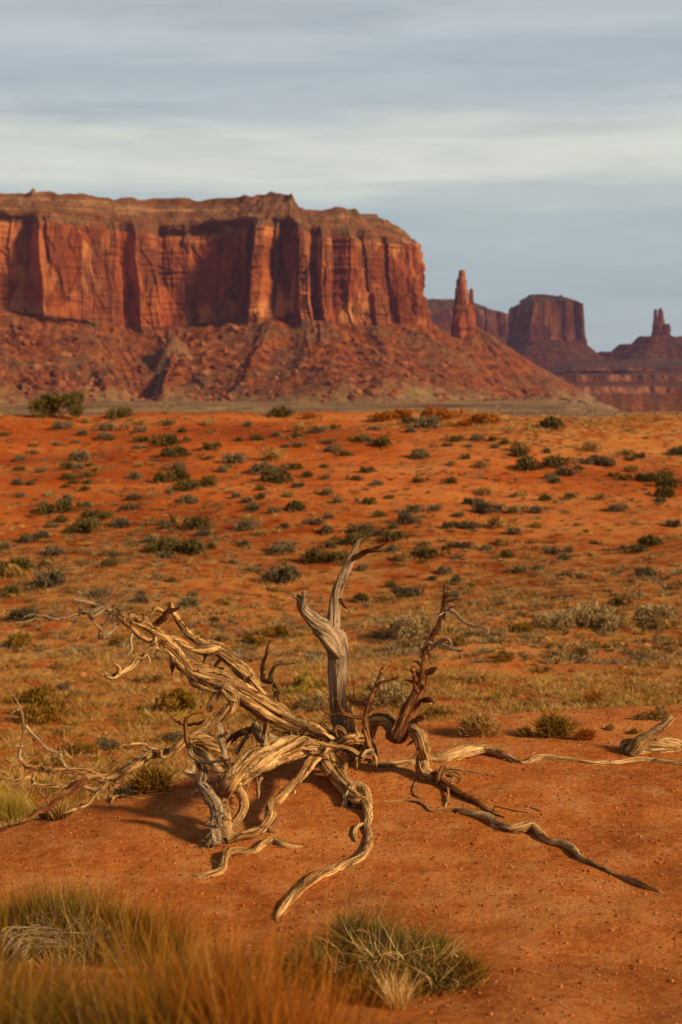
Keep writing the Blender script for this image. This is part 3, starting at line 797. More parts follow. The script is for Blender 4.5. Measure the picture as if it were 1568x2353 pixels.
def W(cm, rows, Y0, Y1=None):
    """picture polyline (x, y, half width[, distance]) -> world points with radius; the distance runs from Y0 to Y1"""
    rows = [tuple(r) for r in rows]; L = [0]
    for a, b in zip(rows, rows[1:]): L.append(L[-1] + math.hypot(b[0] - a[0], b[1] - a[1]))
    o = []
    for r, l in zip(rows, L):
        u, v = cm(r[0], r[1])
        Y = r[3] if len(r) > 3 else Y0 + ((Y1 if Y1 is not None else Y0) - Y0) * l / max(L[-1], 1e-6)
        p = P(u, v, Y); o.append([*p, r[2] * (1 + (.32 if r[2] >= 6.5 else .05) * float(smooth(20, 8, r[2]))) * SCL[id(cm)] / FPX * Y])
    return o


def WG(cm, rows, lift=.12, end=None):
    """picture polyline lying on the ground"""
    o = []
    for r in rows:
        u, v = cm(r[0], r[1]); s_ = r[2] * SCL[id(cm)]
        g = G(u, v + s_ * .6); rad = s_ / FPX * g[1]
        o.append([g[0], g[1], g[2] + rad * (r[3] if len(r) > 3 else lift), rad])
    return o


def sub_twigs(wd, p, d, L, r, depth, q, gravity=0.0, spread=.8):
    """a forked spray of bare twigs"""
    pts = [[*p, r]]; x = np.array(p, float); d = np.array(d, float); d /= np.linalg.norm(d)
    n = 4
    for i in range(n):
        d = d + q.normal(0, .30, 3) + np.array([0, 0, -gravity]); d /= np.linalg.norm(d)
        x = x + d * L / n; pts.append([*x, r * (1 - .75 * (i + 1) / n)])
        if depth > 0 and q.random() < .75:
            sub_twigs(wd, x, d + q.normal(0, spread, 3), L * q.uniform(.4, .7), r * (1 - .75 * (i + 1) / n) * .75, depth - 1, q, gravity, spread)
    wd.tube(pts, seed=int(q.integers(999)))


def dead_tree():
    base = G(778, 1745)
    root = empty('dead_juniper', base, 'big twisted dead juniper with bleached gnarled branches and bare roots on the red mound', 'dead tree')
    WROOT[0] = root
    q = np.random.default_rng(5)
    B = base[1]                                # about 8.8 m
    # ---- upright trunk and its limbs
    w = Wood()
    cv = w.tube(W(c2, [(545, 1330, 62), (535, 1250, 66), (515, 1150, 62), (500, 1060, 58), (503, 950, 60), (508, 840, 66), (505, 740, 72), (485, 660, 78), (468, 600, 60), (474, 545, 41), (482, 480, 39), (492, 400, 37), (515, 330, 33), (540, 270, 29), (566, 210, 27), (590, 165, 22), (604, 130, 14), (620, 95, 9), (636, 80, 6), (652, 73, 2)], B + .1, B + .1), strands=2, twist=.12, furrow=.7, seed=2, wob=.08)
    w.splinters(cv, 14, 3, (.02, .05), .003)
    tr = w.done('trunk', M['trunk'], root)
    w = Wood(); cv = w.tube(W(c2, [(495, 740, 50), (468, 670, 62), (428, 605, 60), (372, 545, 48), (325, 500, 36), (300, 465, 31), (292, 435, 27), (282, 418, 20), (258, 406, 14), (222, 399, 3)], B + .05, B - .15), strands=2, twist=.8, seed=4, wob=.1)
    w.tube(W(c2, [(300, 470, 22), (312, 430, 20), (314, 405, 19), (316, 392, 22), (322, 386, 10)], B - .12, B - .16), seed=5)
    w.splinters(cv, 10, 5, (.02, .05), .003)
    st = w.done('broken_limb', M['trunk'], root)
    w = Wood(); cv = w.tube(W(c2, [(585, 190, 16), (615, 180, 15), (650, 158, 15), (690, 143, 13), (725, 132, 9), (755, 116, 6), (785, 104, 2)], B + .1, B - .05), strands=2, twist=.5, seed=6, wob=.1)
    w.tube(W(c2, [(680, 150, 9), (720, 146, 8), (760, 152, 2)], B, B - .05), seed=7)
    w.tube(W(c2, [(680, 145, 8), (715, 125, 5), (745, 108, 2)], B, B), seed=8)
    w.done('broken_limb', M['redwood'], root)
    w = Wood(); w.tube(W(c2, [(515, 425, 12), (530, 445, 14), (545, 462, 10), (552, 478, 4)], B, B - .08), seed=9)
    w.done('stub', M['redwood'], root)
    # trunk foot: flared broken wood
    w = Wood()
    w.tube(W(c2, [(555, 1010, 10), (570, 1100, 26), (580, 1190, 30), (590, 1290, 26)], B + .02), strands=2, twist=.3, seed=10)
    w.tube(W(c2, [(410, 1120, 18), (440, 1150, 32), (470, 1195, 36), (500, 1260, 34)], B - .05, B - .05), seed=11)
    w.tube(W(c2, [(480, 1180, 20), (500, 1160, 20), (530, 1180, 22), (545, 1260, 30)], B - .12), seed=12)
    cv = w.tube(W(c2, [(560, 1230, 40), (560, 1300, 46), (560, 1370, 44), (575, 1400, 30)], B - .1), seed=13)
    w.splinters(cv, 30, 8, (.03, .09), .004)
    w.done('root_crown', M['wood'], root)

    # ---- big left branch
    w = Wood()
    A = W(c9, [(1460, 650, 40), (1400, 600, 48), (1280, 535, 68), (1150, 490, 90), (1030, 440, 104), (900, 365, 108), (760, 270, 98), (650, 200, 88), (540, 145, 80), (430, 90, 72), (330, 50, 66), (250, 0, 60)], B - .1, B - .25) + \
        W(c1, [(850, 420, 36), (800, 350, 34), (755, 290, 27), (720, 262, 20), (680, 240, 18), (640, 222, 16), (600, 205, 13), (560, 185, 11), (515, 158, 9)], B - .26, B - .5)
    cv = w.tube(A, strands=3, twist=.55, seed=20, wob=.15)
    w.splinters(cv, 150, 21, (.02, .09), .004); w.stubs(cv, 12, 22, .28)
    w.tube(W(c9, [(1440, 640, 18), (1300, 545, 26), (1160, 470, 30), (1020, 400, 30), (880, 310, 28), (760, 225, 26), (640, 170, 24), (560, 165, 12)], B - .30, B - .36), strands=2, twist=1.2, seed=22)
    # torn underside flap
    w.tube(W(c9, [(300, 100, 20), (340, 150, 40), (400, 185, 34), (470, 215, 20), (540, 225, 6)], B - .2, B - .25), seed=24)
    w.tube(W(c1, [(790, 375, 8), (792, 420, 10), (790, 460, 2)], B - .25), seed=25)
    main_b = w.done('main_branch', M['wood'], root)
    # second strand of the crown above the bend
    w = Wood(); cv = w.tube(W(c1, [(760, 300, 16), (720, 262, 16), (690, 235, 14), (660, 205, 13), (625, 190, 10), (590, 185, 9)], B - .3, B - .45), strands=2, twist=1.5, seed=26)
    w.tube(W(c1, [(560, 165, 8), (545, 185, 14), (575, 215, 15), (610, 245, 14), (650, 285, 12), (690, 300, 10), (730, 275, 14)], B - .5, B - .35), seed=27)
    w.splinters(cv, 12, 28, (.02, .06), .003); w.done('branch', M['wood'], root)
    # parallel upper branch
    w = Wood()
    cv = w.tube(W(c1, [(1300, 640, 22), (1240, 590, 26), (1190, 535, 30), (1150, 480, 34), (1110, 435, 37), (1060, 390, 34), (1020, 350, 34), (985, 330, 34), (945, 318, 22), (900, 295, 20), (860, 262, 17), (830, 225, 15), (808, 190, 14), (792, 160, 12), (783, 128, 7)], B + .1, B - .15), strands=3, twist=.9, seed=30, wob=.12)
    w.splinters(cv, 60, 31, (.02, .07), .0035); w.stubs(cv, 8, 32)
    w.tube(W(c1, [(1010, 345, 16), (960, 352, 22), (910, 345, 18), (860, 325, 17), (820, 300, 16), (780, 290, 15), (745, 275, 15)], B - .1, B - .3), strands=2, twist=1.5, seed=32)
    w.tube(W(c1, [(1030, 370, 8), (990, 425, 7), (1030, 430, 5)], B), seed=33)
    w.tube(W(c1, [(1150, 470, 14), (1190, 520, 12), (1230, 570, 11), (1300, 610, 10), (1350, 660, 9)], B - .05), strands=2, seed=34)
    w.tube(W(c1, [(950, 360, 7), (940, 395, 6), (930, 425, 2)], B - .1), seed=35)
    w.done('branch', M['wood'], root)
    w = Wood(); w.tube(W(c1, [(700, 250, 12), (730, 215, 12), (760, 190, 12), (775, 165, 10), (800, 160, 8), (828, 148, 3)], B - .35, B - .45), strands=2, twist=1, seed=36)
    w.tube(W(c1, [(775, 175, 8), (782, 150, 8), (785, 125, 3)], B - .4), seed=37)
    w.done('branch', M['redwood'], root)
    w = Wood(); w.tube(W(c1, [(762, 185, 6), (740, 165, 8), (715, 155, 7), (695, 165, 6), (678, 158, 3)], B - .4, B - .45), seed=38)
    w.tube(W(c1, [(715, 155, 5), (700, 180, 4), (690, 195, 2)], B - .45), seed=39); w.tube(W(c1, [(710, 155, 3), (735, 130, 2), (738, 118, 1)], B - .45), seed=39)
    w.done('twig', M['pale'], root)
    # branch that drops from the crown bend
    w = Wood(); cv = w.tube(W(c1, [(725, 255, 14), (715, 300, 16), (700, 340, 17), (665, 370, 16), (630, 390, 13), (605, 420, 12), (570, 440, 11), (540, 460, 13), (515, 470, 12), (492, 462, 8), (485, 445, 6), (470, 438, 3)], B - .35, B - .6), strands=2, twist=2, seed=40)
    w.splinters(cv, 40, 41, (.015, .05), .0028); w.stubs(cv, 7, 42, .45)
    w.tube(W(c1, [(540, 455, 8), (547, 430, 8), (530, 412, 6), (505, 405, 2)], B - .58), seed=42)
    w.tube(W(c1, [(680, 370, 6), (690, 395, 5), (692, 412, 2)], B - .5), seed=43)
    w.done('branch', M['pale'], root)
    # bare spray at the far left tip
    w = Wood()
    tip = W(c1, [(515, 158, 1)], B - .5)[0][:3]
    for rows, y0, y1 in (
        ([(515, 158, 9), (470, 152, 9), (430, 165, 8), (390, 175, 7), (350, 183, 7), (310, 195, 6), (270, 206, 7), (235, 198, 6), (195, 185, 4), (150, 205, 4), (110, 215, 3), (65, 222, 1)], B - .5, B - .75),
        ([(150, 205, 4), (115, 220, 3), (85, 235, 2), (78, 255, 1)], B - .72, B - .75),
        ([(190, 187, 3), (160, 180, 3), (125, 188, 2), (100, 205, 1)], B - .7, B - .75),
        ([(480, 152, 8), (440, 138, 7), (405, 125, 6), (370, 118, 5), (338, 113, 2)], B - .5, B - .6),
        ([(515, 165, 8), (500, 205, 8), (475, 240, 8), (460, 265, 6), (455, 287, 3)], B - .5, B - .45),
        ([(405, 170, 7), (425, 205, 7), (445, 230, 6), (468, 250, 6)], B - .55, B - .5),
        ([(470, 285, 10), (495, 268, 10), (520, 250, 9), (545, 228, 5)], B - .5, B - .45),
        ([(495, 150, 8), (460, 175, 8), (430, 190, 7), (412, 175, 5), (365, 160, 3)], B - .55, B - .6),
        ([(512, 155, 6), (495, 130, 4), (500, 100, 3), (520, 62, 1)], B - .5, B - .5),
        ([(315, 190, 4), (312, 172, 3), (305, 158, 2)], B - .66, B - .66),
        ([(520, 155, 6), (560, 140, 5), (585, 115, 4), (630, 106, 2)], B - .5, B - .52),
        ([(525, 160, 6), (545, 120, 4), (560, 85, 2)], B - .5, B - .5),
        ([(540, 160, 5), (575, 150, 4), (600, 120, 2), (590, 90, 1)], B - .5, B - .5),
        ([(612, 265, 8), (602, 300, 7), (606, 340, 6), (595, 360, 4), (580, 376, 2)], B - .42, B - .5)):
        w.tube(W(c1, rows, y0, y1), seed=int(q.integers(999)))
    for _ in range(16): sub_twigs(w, tip + q.normal(0, .03, 3), (q.normal(.2, .8), q.normal(0, .5), q.uniform(.2, 1)), q.uniform(.10, .2), .0024, 2, q)
    for k in range(16):
        p_ = W(c1, [(q.uniform(250, 460), q.uniform(155, 195), 1)], B - .6)[0][:3]
        sub_twigs(w, p_, (q.normal(-.5, .8), q.normal(0, .4), q.normal(.1, .6)), q.uniform(.05, .12), .0022, 1, q)
    w.done('twig_spray', M['twig'], root).parent = main_b
    # small broken limb standing behind the big branch
    w = Wood(); cv = w.tube(W(c2, [(158, 1010, 15), (152, 970, 15), (146, 930, 13), (125, 898, 12), (95, 890, 13), (72, 882, 10), (70, 850, 8), (76, 800, 8), (92, 740, 7), (98, 700, 6), (112, 668, 5), (120, 658, 3)], B + .25, B + .2), strands=2, twist=1, seed=44)
    w.stubs(cv, 9, 47, .5)
    w.tube(W(c2, [(118, 890, 10), (117, 855, 9), (132, 820, 7), (152, 800, 6), (200, 794, 5), (258, 790, 3)], B + .22, B + .18), seed=45)
    w.splinters(cv, 24, 46, (.02, .05), .0025); w.done('branch', M['wood'], root)

    # ---- hooked limb, and the long low branch to the left
    w = Wood(); cv = w.tube(W(c9, [(540, 190, 30), (600, 205, 48), (650, 250, 46), (655, 310, 42), (630, 365, 46), (580, 410, 46), (520, 455, 38), (450, 500, 28), (380, 545, 22), (300, 590, 18)], B - .4, B - .55), strands=2, twist=2, seed=50)
    w.tube(W(c9, [(560, 225, 24), (510, 265, 34), (482, 320, 32), (472, 365, 26), (480, 388, 10)], B - .38, B - .42), seed=51)
    w.splinters(cv, 45, 52, (.02, .10), .003)
    w.tube(W(c9, [(560, 215, 16), (610, 270, 16), (660, 300, 12), (690, 305, 3)], B - .5), seed=53)
    w.done('hooked_limb', M['wood'], root)
    w = Wood()
    E = W(c9, [(640, 740, 34), (560, 700, 50), (480, 650, 58), (400, 610, 54), (310, 615, 46), (230, 660, 42), (160, 705, 40)], B - .45, B - .6) + \
        W(c1, [(690, 825, 20), (640, 855, 21), (580, 892, 20), (520, 930, 22), (460, 932, 19), (405, 905, 14), (350, 898, 13), (290, 902, 13), (230, 895, 12), (180, 890, 11), (125, 877, 9), (95, 850, 7)], B - .65, B - 1.0)
    cv = w.tube(E, strands=3, twist=1.1, seed=54, wob=.2)
    w.splinters(cv, 130, 55, (.015, .07), .003); w.stubs(cv, 12, 56, .4)
    w.tube(W(c1, [(735, 835, 9), (733, 815, 9), (738, 798, 7)], B - .68), seed=56)
    w.tube(W(c9, [(90, 690, 16), (85, 730, 16), (120, 745, 18), (170, 720, 18), (220, 650, 18), (280, 600, 16)], B - .75, B - .65), seed=57)
    low_b = w.done('low_branch', M['wood'], root)
    w = Wood()
    for rows, y0, y1 in (
        ([(465, 932, 15), (430, 928, 14), (390, 935, 14), (340, 965, 12), (290, 972, 11), (240, 970, 10), (195, 970, 9), (165, 960, 9), (140, 930, 8), (100, 945, 7), (50, 948, 6), (0, 932, 5), (-50, 925, 3)], B - .85, B - 1.15),):
        cv = w.tube(W(c1, rows, y0, y1), strands=2, twist=1.6, seed=58); w.splinters(cv, 30, 59, (.015, .04), .0025)
    w.tube(W(c1, [(165, 955, 7), (140, 972, 5), (125, 978, 2)], B - 1.05), seed=60)
    w.tube(W(c1, [(150, 945, 5), (160, 915, 4), (168, 905, 2)], B - 1.05), seed=60)
    w.done('side_branch', M['pale'], root)
    w = Wood(); w.tube(W(c1, [(395, 930, 12), (360, 962, 12), (330, 990, 11), (290, 1015, 9), (255, 1040, 9), (230, 1068, 11), (200, 1082, 11), (160, 1095, 9), (110, 1135, 4)], B - .95, B - 1.2), strands=2, twist=1.5, seed=61)
    w.done('side_branch', M['redwood'], root)
    w = Wood(); cv = w.tube(W(c1, [(500, 955, 9), (470, 985, 7), (440, 1015, 6), (415, 1050, 5), (375, 1070, 6), (330, 1082, 6), (290, 1097, 2)], B - .85, B - 1.15), seed=62)
    w.tube(W(c1, [(410, 1050, 3), (408, 1085, 1)], B - 1.0), seed=62)
    w.tube(W(c1, [(470, 990, 12), (430, 985, 14), (395, 975, 12), (370, 990, 5)], B - .9), seed=63); w.splinters(cv, 14, 64, (.02, .06), .0025)
    w.done('side_branch', M['pale'], root)
    # rising leader at the far left end
    w = Wood()
    for rows in ([(100, 852, 7), (90, 835, 7), (98, 790, 6), (106, 740, 5), (108, 690, 6), (103, 640, 5), (90, 600, 4), (70, 565, 3), (50, 540, 2), (38, 520, 1)],
                 [(90, 615, 4), (65, 628, 3), (48, 642, 1)],
                 [(118, 690, 5), (140, 720, 6), (165, 745, 6), (195, 780, 6), (225, 805, 6), (265, 815, 6), (285, 812, 4)],
                 [(278, 812, 6), (272, 790, 3), (265, 780, 2)],
                 [(278, 815, 6), (285, 845, 6), (298, 875, 6), (312, 892, 6)],
                 [(165, 755, 5), (140, 770, 4), (110, 788, 4), (60, 792, 2)],
                 [(70, 565, 3), (85, 545, 2), (92, 535, 1)]):
        w.tube(W(c1, rows, B - 1.0, B - 1.05), seed=int(q.integers(999)))
    w.done('twig_spray', M['twig'], root).parent = low_b
    w = Wood(); w.tube(W(c1, [(760, 825, 8), (735, 802, 8), (690, 795, 8), (660, 780, 7), (620, 776, 6), (585, 782, 6), (560, 785, 6), (545, 797, 4)], B - .6, B - .75), seed=66)
    w.done('twig', M['pale'], root).parent = low_b

    # ---- the arching pale limb that comes down to the left foot
    foot = G(*c9(560, 1400)); FY = foot[1]
    w = Wood()
    cv = w.tube(W(c9, [(1440, 720, 66, B - .15), (1320, 690, 76, B - .3), (1180, 660, 96, B - .45), (1020, 690, 110, B - .65), (870, 760, 108, B - .9), (740, 850, 96, B - 1.1), (630, 940, 76, B - 1.3), (575, 1040, 62, FY + .25), (565, 1140, 66, FY + .12), (575, 1250, 78, FY + .03), (585, 1350, 84, FY), (590, 1420, 70, FY)], 0), strands=3, twist=.35, seed=70, wob=.12)
    w.splinters(cv, 90, 71, (.02, .09), .0035); w.stubs(cv, 5, 72, .2)
    w.splinters(tuple(a[-60:] for a in cv), 90, 72, (.03, .09), .0035, .85)
    w.tube(W(c9, [(880, 900, 14), (850, 960, 14), (850, 1030, 13), (845, 1070, 8)], B - 1.0), seed=73)
    w.tube(W(c9, [(800, 900, 10), (770, 960, 10), (750, 1020, 6)], B - 1.05), seed=73)
    w.done('arching_limb', M['pale'], root)
    w = Wood(); cv = w.tube(W(c9, [(385, 945, 20), (420, 980, 42), (470, 1050, 54), (515, 1110, 56), (530, 1170, 56), (520, 1240, 56), (508, 1310, 50), (515, 1390, 46), (530, 1430, 30)], FY + .1, FY - .12), strands=3, twist=.6, seed=74)
    w.splinters(cv, 16, 75, (.02, .06), .003); w.splinters(tuple(a[-25:] for a in cv), 40, 76, (.04, .1), .0035, .9)
    w.tube(W(c9, [(430, 1000, 26), (370, 1000, 22), (340, 1030, 18), (330, 1065, 8)], FY + .1), seed=77)
    w.done('gnarled_limb', M['trunk'], root)
    w = Wood(); cv = w.tube(W(c9, [(320, 670, 22), (370, 690, 30), (430, 730, 32), (500, 800, 34), (560, 870, 40), (630, 920, 42), (690, 1000, 42), (735, 1070, 42), (738, 1140, 40), (705, 1205, 36), (660, 1260, 34), (610, 1330, 30)], FY + .45, FY + .02), strands=2, twist=.8, seed=78)
    w.splinters(cv, 14, 79, (.015, .04), .003); w.done('curved_branch', M['pale'], root)
    # branch from the foot back up to the trunk
    w = Wood(); cv = w.tube(W(c9, [(590, 1400, 40, FY - .05), (700, 1362, 42, FY), (800, 1350, 46, FY + .03), (880, 1300, 46, FY + .12), (940, 1220, 50, FY + .22), (958, 1130, 48, FY + .36), (1030, 1050, 42, FY + .5), (1120, 970, 40, FY + .68), (1210, 860, 43, FY + .85), (1290, 760, 43, FY + 1.0), (1380, 680, 41, FY + 1.1), (1480, 630, 40, FY + 1.15), (1570, 600, 38, FY + 1.15), (1680, 610, 36, FY + 1.2), (1740, 660, 30, FY + 1.25), (1770, 760, 24, FY + 1.3)], 0), strands=2, twist=.7, seed=80)
    w.splinters(cv, 34, 81, (.015, .05), .003); w.stubs(cv, 5, 82)
    w.tube(W(c9, [(930, 1305, 20), (960, 1318, 18), (1000, 1330, 12)], FY + .1), seed=82)
    w.done('propped_branch', M['wood'], root)
    # tangle above the left foot
    w = Wood()
    for rows in ([(310, 670, 22), (290, 600, 22), (285, 540, 18), (280, 480, 15), (290, 430, 10)], [(280, 490, 12), (240, 475, 11), (190, 435, 8), (130, 378, 3)], [(205, 445, 6), (190, 420, 4), (210, 405, 2)],
                 [(290, 495, 10), (340, 480, 9), (400, 475, 12), (430, 450, 5)], [(285, 440, 6), (330, 410, 5), (370, 400, 3)]):
        w.tube(W(c9, rows, FY + .5, FY + .45), seed=int(q.integers(999)))
    w.done('twig_spray', M['redwood'], root)
    w = Wood()
    for rows in ([(320, 680, 24), (330, 730, 22), (370, 760, 18), (420, 790, 14), (500, 780, 10), (570, 770, 9), (635, 755, 9)], [(390, 770, 20), (350, 800, 16), (330, 850, 18), (265, 848, 8)],
                 [(330, 850, 16), (320, 885, 16), (350, 905, 16), (410, 915, 14), (485, 927, 6)], [(370, 780, 16), (400, 850, 20), (400, 920, 18), (390, 960, 16)], [(430, 800, 16), (440, 870, 18), (430, 940, 14)],
                 [(540, 480, 22), (555, 540, 28), (560, 600, 30), (580, 680, 26), (600, 760, 22)], [(560, 600, 20), (590, 560, 16), (612, 538, 8)]):
        w.tube(W(c9, rows, FY + .42, FY + .25), strands=2, seed=int(q.integers(999)))
    w.done('twig_spray', M['twig'], root)
    # low dark limb behind the arch
    w = Wood(); cv = w.tube(W(c9, [(840, 470, 26), (800, 520, 28), (740, 545, 28), (680, 570, 28), (620, 620, 26), (560, 680, 24)], B + .2, B - .1), strands=2, twist=1.5, seed=84)
    w.splinters(cv, 14, 85, (.02, .05), .003); w.done('branch', M['redwood'], root)
    w = Wood(); w.tube(W(c9, [(820, 470, 26), (850, 530, 46), (900, 590, 60), (990, 640, 60)], B + .1), strands=2, twist=.4, seed=86)
    w.tube(W(c9, [(770, 570, 14), (720, 640, 16), (680, 720, 14)], B + .1), seed=87)
    w.done('root', M['trunk'], root)

    # ---- front root that snakes towards the viewer
    w = Wood()
    K = W(c2, [(430, 1330, 50), (455, 1390, 52)], B - .35, B - .45) + WG(c2, [(490, 1440, 50, 1.3), (540, 1500, 46, .9), (590, 1560, 40, .6)]) + \
        WG(c3, [(72, 590, 32, .8), (112, 600, 30, .7), (128, 650, 22), (118, 690, 20), (128, 735, 20)]) + WG(c4, [(1150, 70, 17), (1128, 100, 18), (1080, 122, 18), (1040, 140, 18), (990, 160, 19), (940, 202, 18), (905, 240, 17), (880, 268, 13), (868, 290, 8), (874, 306, 3)])
    cv = w.tube(K, strands=2, twist=.7, seed=90, wob=.12, furrow=.8)
    w.splinters(cv, 16, 91, (.015, .04), .003)
    w.tube(WG(c3, [(15, 600, 18, .6), (30, 565, 22, 1.2), (65, 548, 24, 2.0), (110, 560, 22, 2.0), (130, 590, 18, 1.2), (128, 625, 14, .8)]), strands=3, twist=1.0, seed=92)
    w.tube(WG(c3, [(98, 690, 8, 1.5), (75, 705, 12, 1.2), (62, 735, 12, .8), (72, 770, 10, .7)]), seed=93)
    w.done('root', M['pale'], root)
    w = Wood(); w.tube(W(c2, [(490, 1350, 24), (560, 1330, 22), (600, 1320, 20), (640, 1330, 10)], B - .2), seed=94)
    w.done('root', M['wood'], root); w = Wood()
    w.tube(W(c2, [(500, 1290, 24), (530, 1330, 26), (535, 1390, 22)], B - .35), seed=95)
    w.done('root', M['wood'], root)

    # ---- twisted stem on the right
    w = Wood()
    RY = G(*c2(985, 1455))[1]
    L1 = W(c2, [(620, 1290, 34, B), (660, 1232, 42, B), (682, 1165, 45, B), (712, 1118, 44, B), (757, 1104, 44, B - .05), (800, 1125, 52, B - .1), (812, 1165, 60, B - .2), (822, 1205, 56, B - .28)], 0)
    cv = w.tube(L1, strands=3, twist=.9, seed=100, wob=.1); w.splinters(cv, 10, 101, (.02, .06), .003)
    L2 = W(c2, [(795, 1215, 30, B - .3), (838, 1203, 62, B - .32), (872, 1148, 56, B - .3), (902, 1083, 50, B - .27), (932, 1020, 45, B - .25), (962, 960, 38, B - .22), (975, 900, 38, B - .2), (985, 850, 36, B - .2), (995, 815, 34, B - .2), (1002, 780, 22, B - .18), (998, 730, 20, B - .16), (1015, 680, 16, B - .15), (1042, 635, 14, B - .15), (1070, 585, 13, B - .15), (1090, 540, 15, B - .15), (1103, 500, 16, B - .15), (1110, 460, 15, B - .15), (1117, 415, 11, B - .15), (1116, 375, 7, B - .15), (1112, 345, 5, B - .15), (1117, 308, 2, B - .15)], 0)
    w2 = Wood(); cv2 = w2.tube(L2, strands=2, twist=.9, seed=102, wob=.16)
    w2.stubs(tuple(a[20:] for a in cv2), 14, 102, .45); w2.splinters(tuple(a[30:] for a in cv2), 160, 103, (.015, .045), .003, .5)
    for rows in ([(960, 825, 22), (935, 822, 20), (925, 832, 8)], [(1010, 845, 20), (1045, 830, 18), (1065, 815, 8)], [(985, 1000, 20), (1020, 995, 18), (1050, 1012, 6)], [(945, 1120, 16), (970, 1105, 15), (1000, 1097, 10)],
                 [(960, 950, 10), (940, 920, 8), (935, 895, 4)], [(960, 870, 16), (942, 875, 14), (938, 850, 8)]):
        w2.tube(W(c2, rows, B - .28, B - .36), seed=int(q.integers(999)))
    L3 = W(c2, [(880, 1165, 34, B - .22), (925, 1170, 46, B - .3), (965, 1200, 48, B - .36), (985, 1255, 44, B - .42), (988, 1320, 42, RY + .12), (985, 1380, 44, RY + .05), (1005, 1425, 44, RY), (1055, 1445, 38, RY - .02), (1110, 1445, 30, RY - .02), (1160, 1470, 24, RY - .08)], 0)
    cv3 = w.tube(L3, strands=3, twist=.6, seed=104, wob=.1); w.splinters(cv3, 50, 105, (.02, .07), .0028); w.stubs(cv3, 5, 107, .3)
    w.tube(W(c2, [(1070, 1480, 16, RY - .1), (1085, 1430, 22, RY - .1), (1100, 1395, 20, RY - .1), (1120, 1380, 18, RY - .1)], 0), seed=106)
    w.tube(W(c2, [(1110, 1410, 14), (1160, 1415, 16), (1190, 1430, 16), (1198, 1465, 6)], RY - .05), seed=107)
    st_ = w.done('twisted_stem', M['wood'], root)
    up_b = w2.done('upright_branch', M['redwood'], root)
    w = Wood()
    for rows in ([(1110, 480, 12), (1150, 488, 10), (1180, 510, 9), (1210, 545, 8), (1250, 566, 8), (1295, 575, 7), (1330, 560, 4), (1370, 545, 2)], [(1310, 572, 5), (1340, 590, 4), (1362, 605, 3), (1355, 628, 1)],
                 [(1112, 440, 8), (1150, 430, 7), (1180, 420, 6), (1195, 395, 5), (1205, 370, 2)], [(1180, 420, 5), (1210, 425, 3), (1238, 435, 1)], [(1190, 395, 4), (1220, 390, 3), (1248, 390, 1)], [(1140, 470, 5), (1180, 462, 4), (1210, 475, 3), (1220, 520, 2)],
                 [(1105, 500, 6), (1075, 520, 4), (1045, 545, 3), (1010, 542, 1)], [(1100, 540, 5), (1095, 580, 4), (1098, 620, 2)], [(1000, 690, 8), (1020, 672, 10), (1050, 690, 10), (1080, 670, 10), (1110, 652, 8), (1140, 655, 7), (1150, 690, 3)],
                 [(1080, 668, 8), (1110, 690, 9), (1145, 700, 9), (1185, 712, 8), (1220, 715, 6)], [(1060, 690, 6), (1065, 712, 5), (1045, 706, 3)], [(1150, 660, 4), (1165, 640, 3), (1160, 620, 1)], [(1180, 710, 4), (1205, 740, 3), (1210, 770, 1)], [(1110, 690, 4), (1150, 720, 2), (1160, 735, 1)]):
        w.tube(W(c2, rows, B - .16, B - .3), seed=int(q.integers(999)))
    for k in range(12):
        p_ = W(c2, [(q.uniform(1100, 1330), q.uniform(430, 570), 1)], B - .22)[0][:3] if k < 3 else W(c2, [[(1180, 420, 1), (1250, 566, 1), (1210, 545, 1), (1120, 500, 1), (1116, 380, 1), (1150, 700, 1)][k % 6]], B - .22)[0][:3]
        sub_twigs(w, p_, (q.normal(.3, .6), q.normal(0, .4), q.normal(-.1, .7)), q.uniform(.06, .13), .0022, 2, q)
    w.done('twig_spray', M['twig'], root).parent = up_b
    # roots of the right stem
    w = Wood(); cv = w.tube(WG(c3, [(440, 470, 34, .9), (490, 515, 24, .8), (540, 545, 18, .6), (600, 572, 15, .5), (650, 600, 14), (700, 635, 12), (750, 655, 6, .1)]), strands=2, twist=1, seed=110)
    w.splinters(cv, 30, 111, (.03, .08), .0025); w.done('root', M['redwood'], root)
    w = Wood(); cv = w.tube(WG(c3, [(520, 622, 10, .3), (570, 632, 16, .6), (620, 642, 19, .7), (680, 658, 22, .7), (730, 688, 23, .6), (780, 710, 24, .6), (830, 714, 25, .8), (880, 710, 24, 1.0), (915, 735, 19, .6), (960, 764, 16, .5), (1010, 775, 18, .8), (1060, 797, 18, .6), (1100, 842, 15, .5), (1160, 870, 14, .5), (1220, 898, 13, .4), (1270, 920, 12, .4), (1330, 940, 15, .6), (1400, 970, 14, .6), (1450, 992, 9, .3), (1476, 1003, 3)]), strands=2, twist=1.1, seed=112)
    w.splinters(cv, 14, 113, (.02, .06), .0025)
    w.tube(WG(c3, [(690, 690, 10, .3), (730, 705, 10, .3), (770, 715, 8, .2)]), seed=114); w.done('root', M['pale'], root)
    w = Wood(); w.tube(WG(c3, [(190, 583, 3), (240, 580, 6), (300, 578, 7), (350, 584, 8), (385, 600, 8), (410, 625, 6), (450, 628, 8), (520, 622, 7)]), seed=115)
    w.tube(WG(c3, [(345, 490, 5), (330, 530, 6), (340, 555, 6), (375, 568, 3)]), seed=116)
    w.tube(WG(c3, [(490, 530, 6, 3), (492, 570, 6, 2), (480, 605, 5)]), seed=117)
    w.done('root', M['wood'], root)
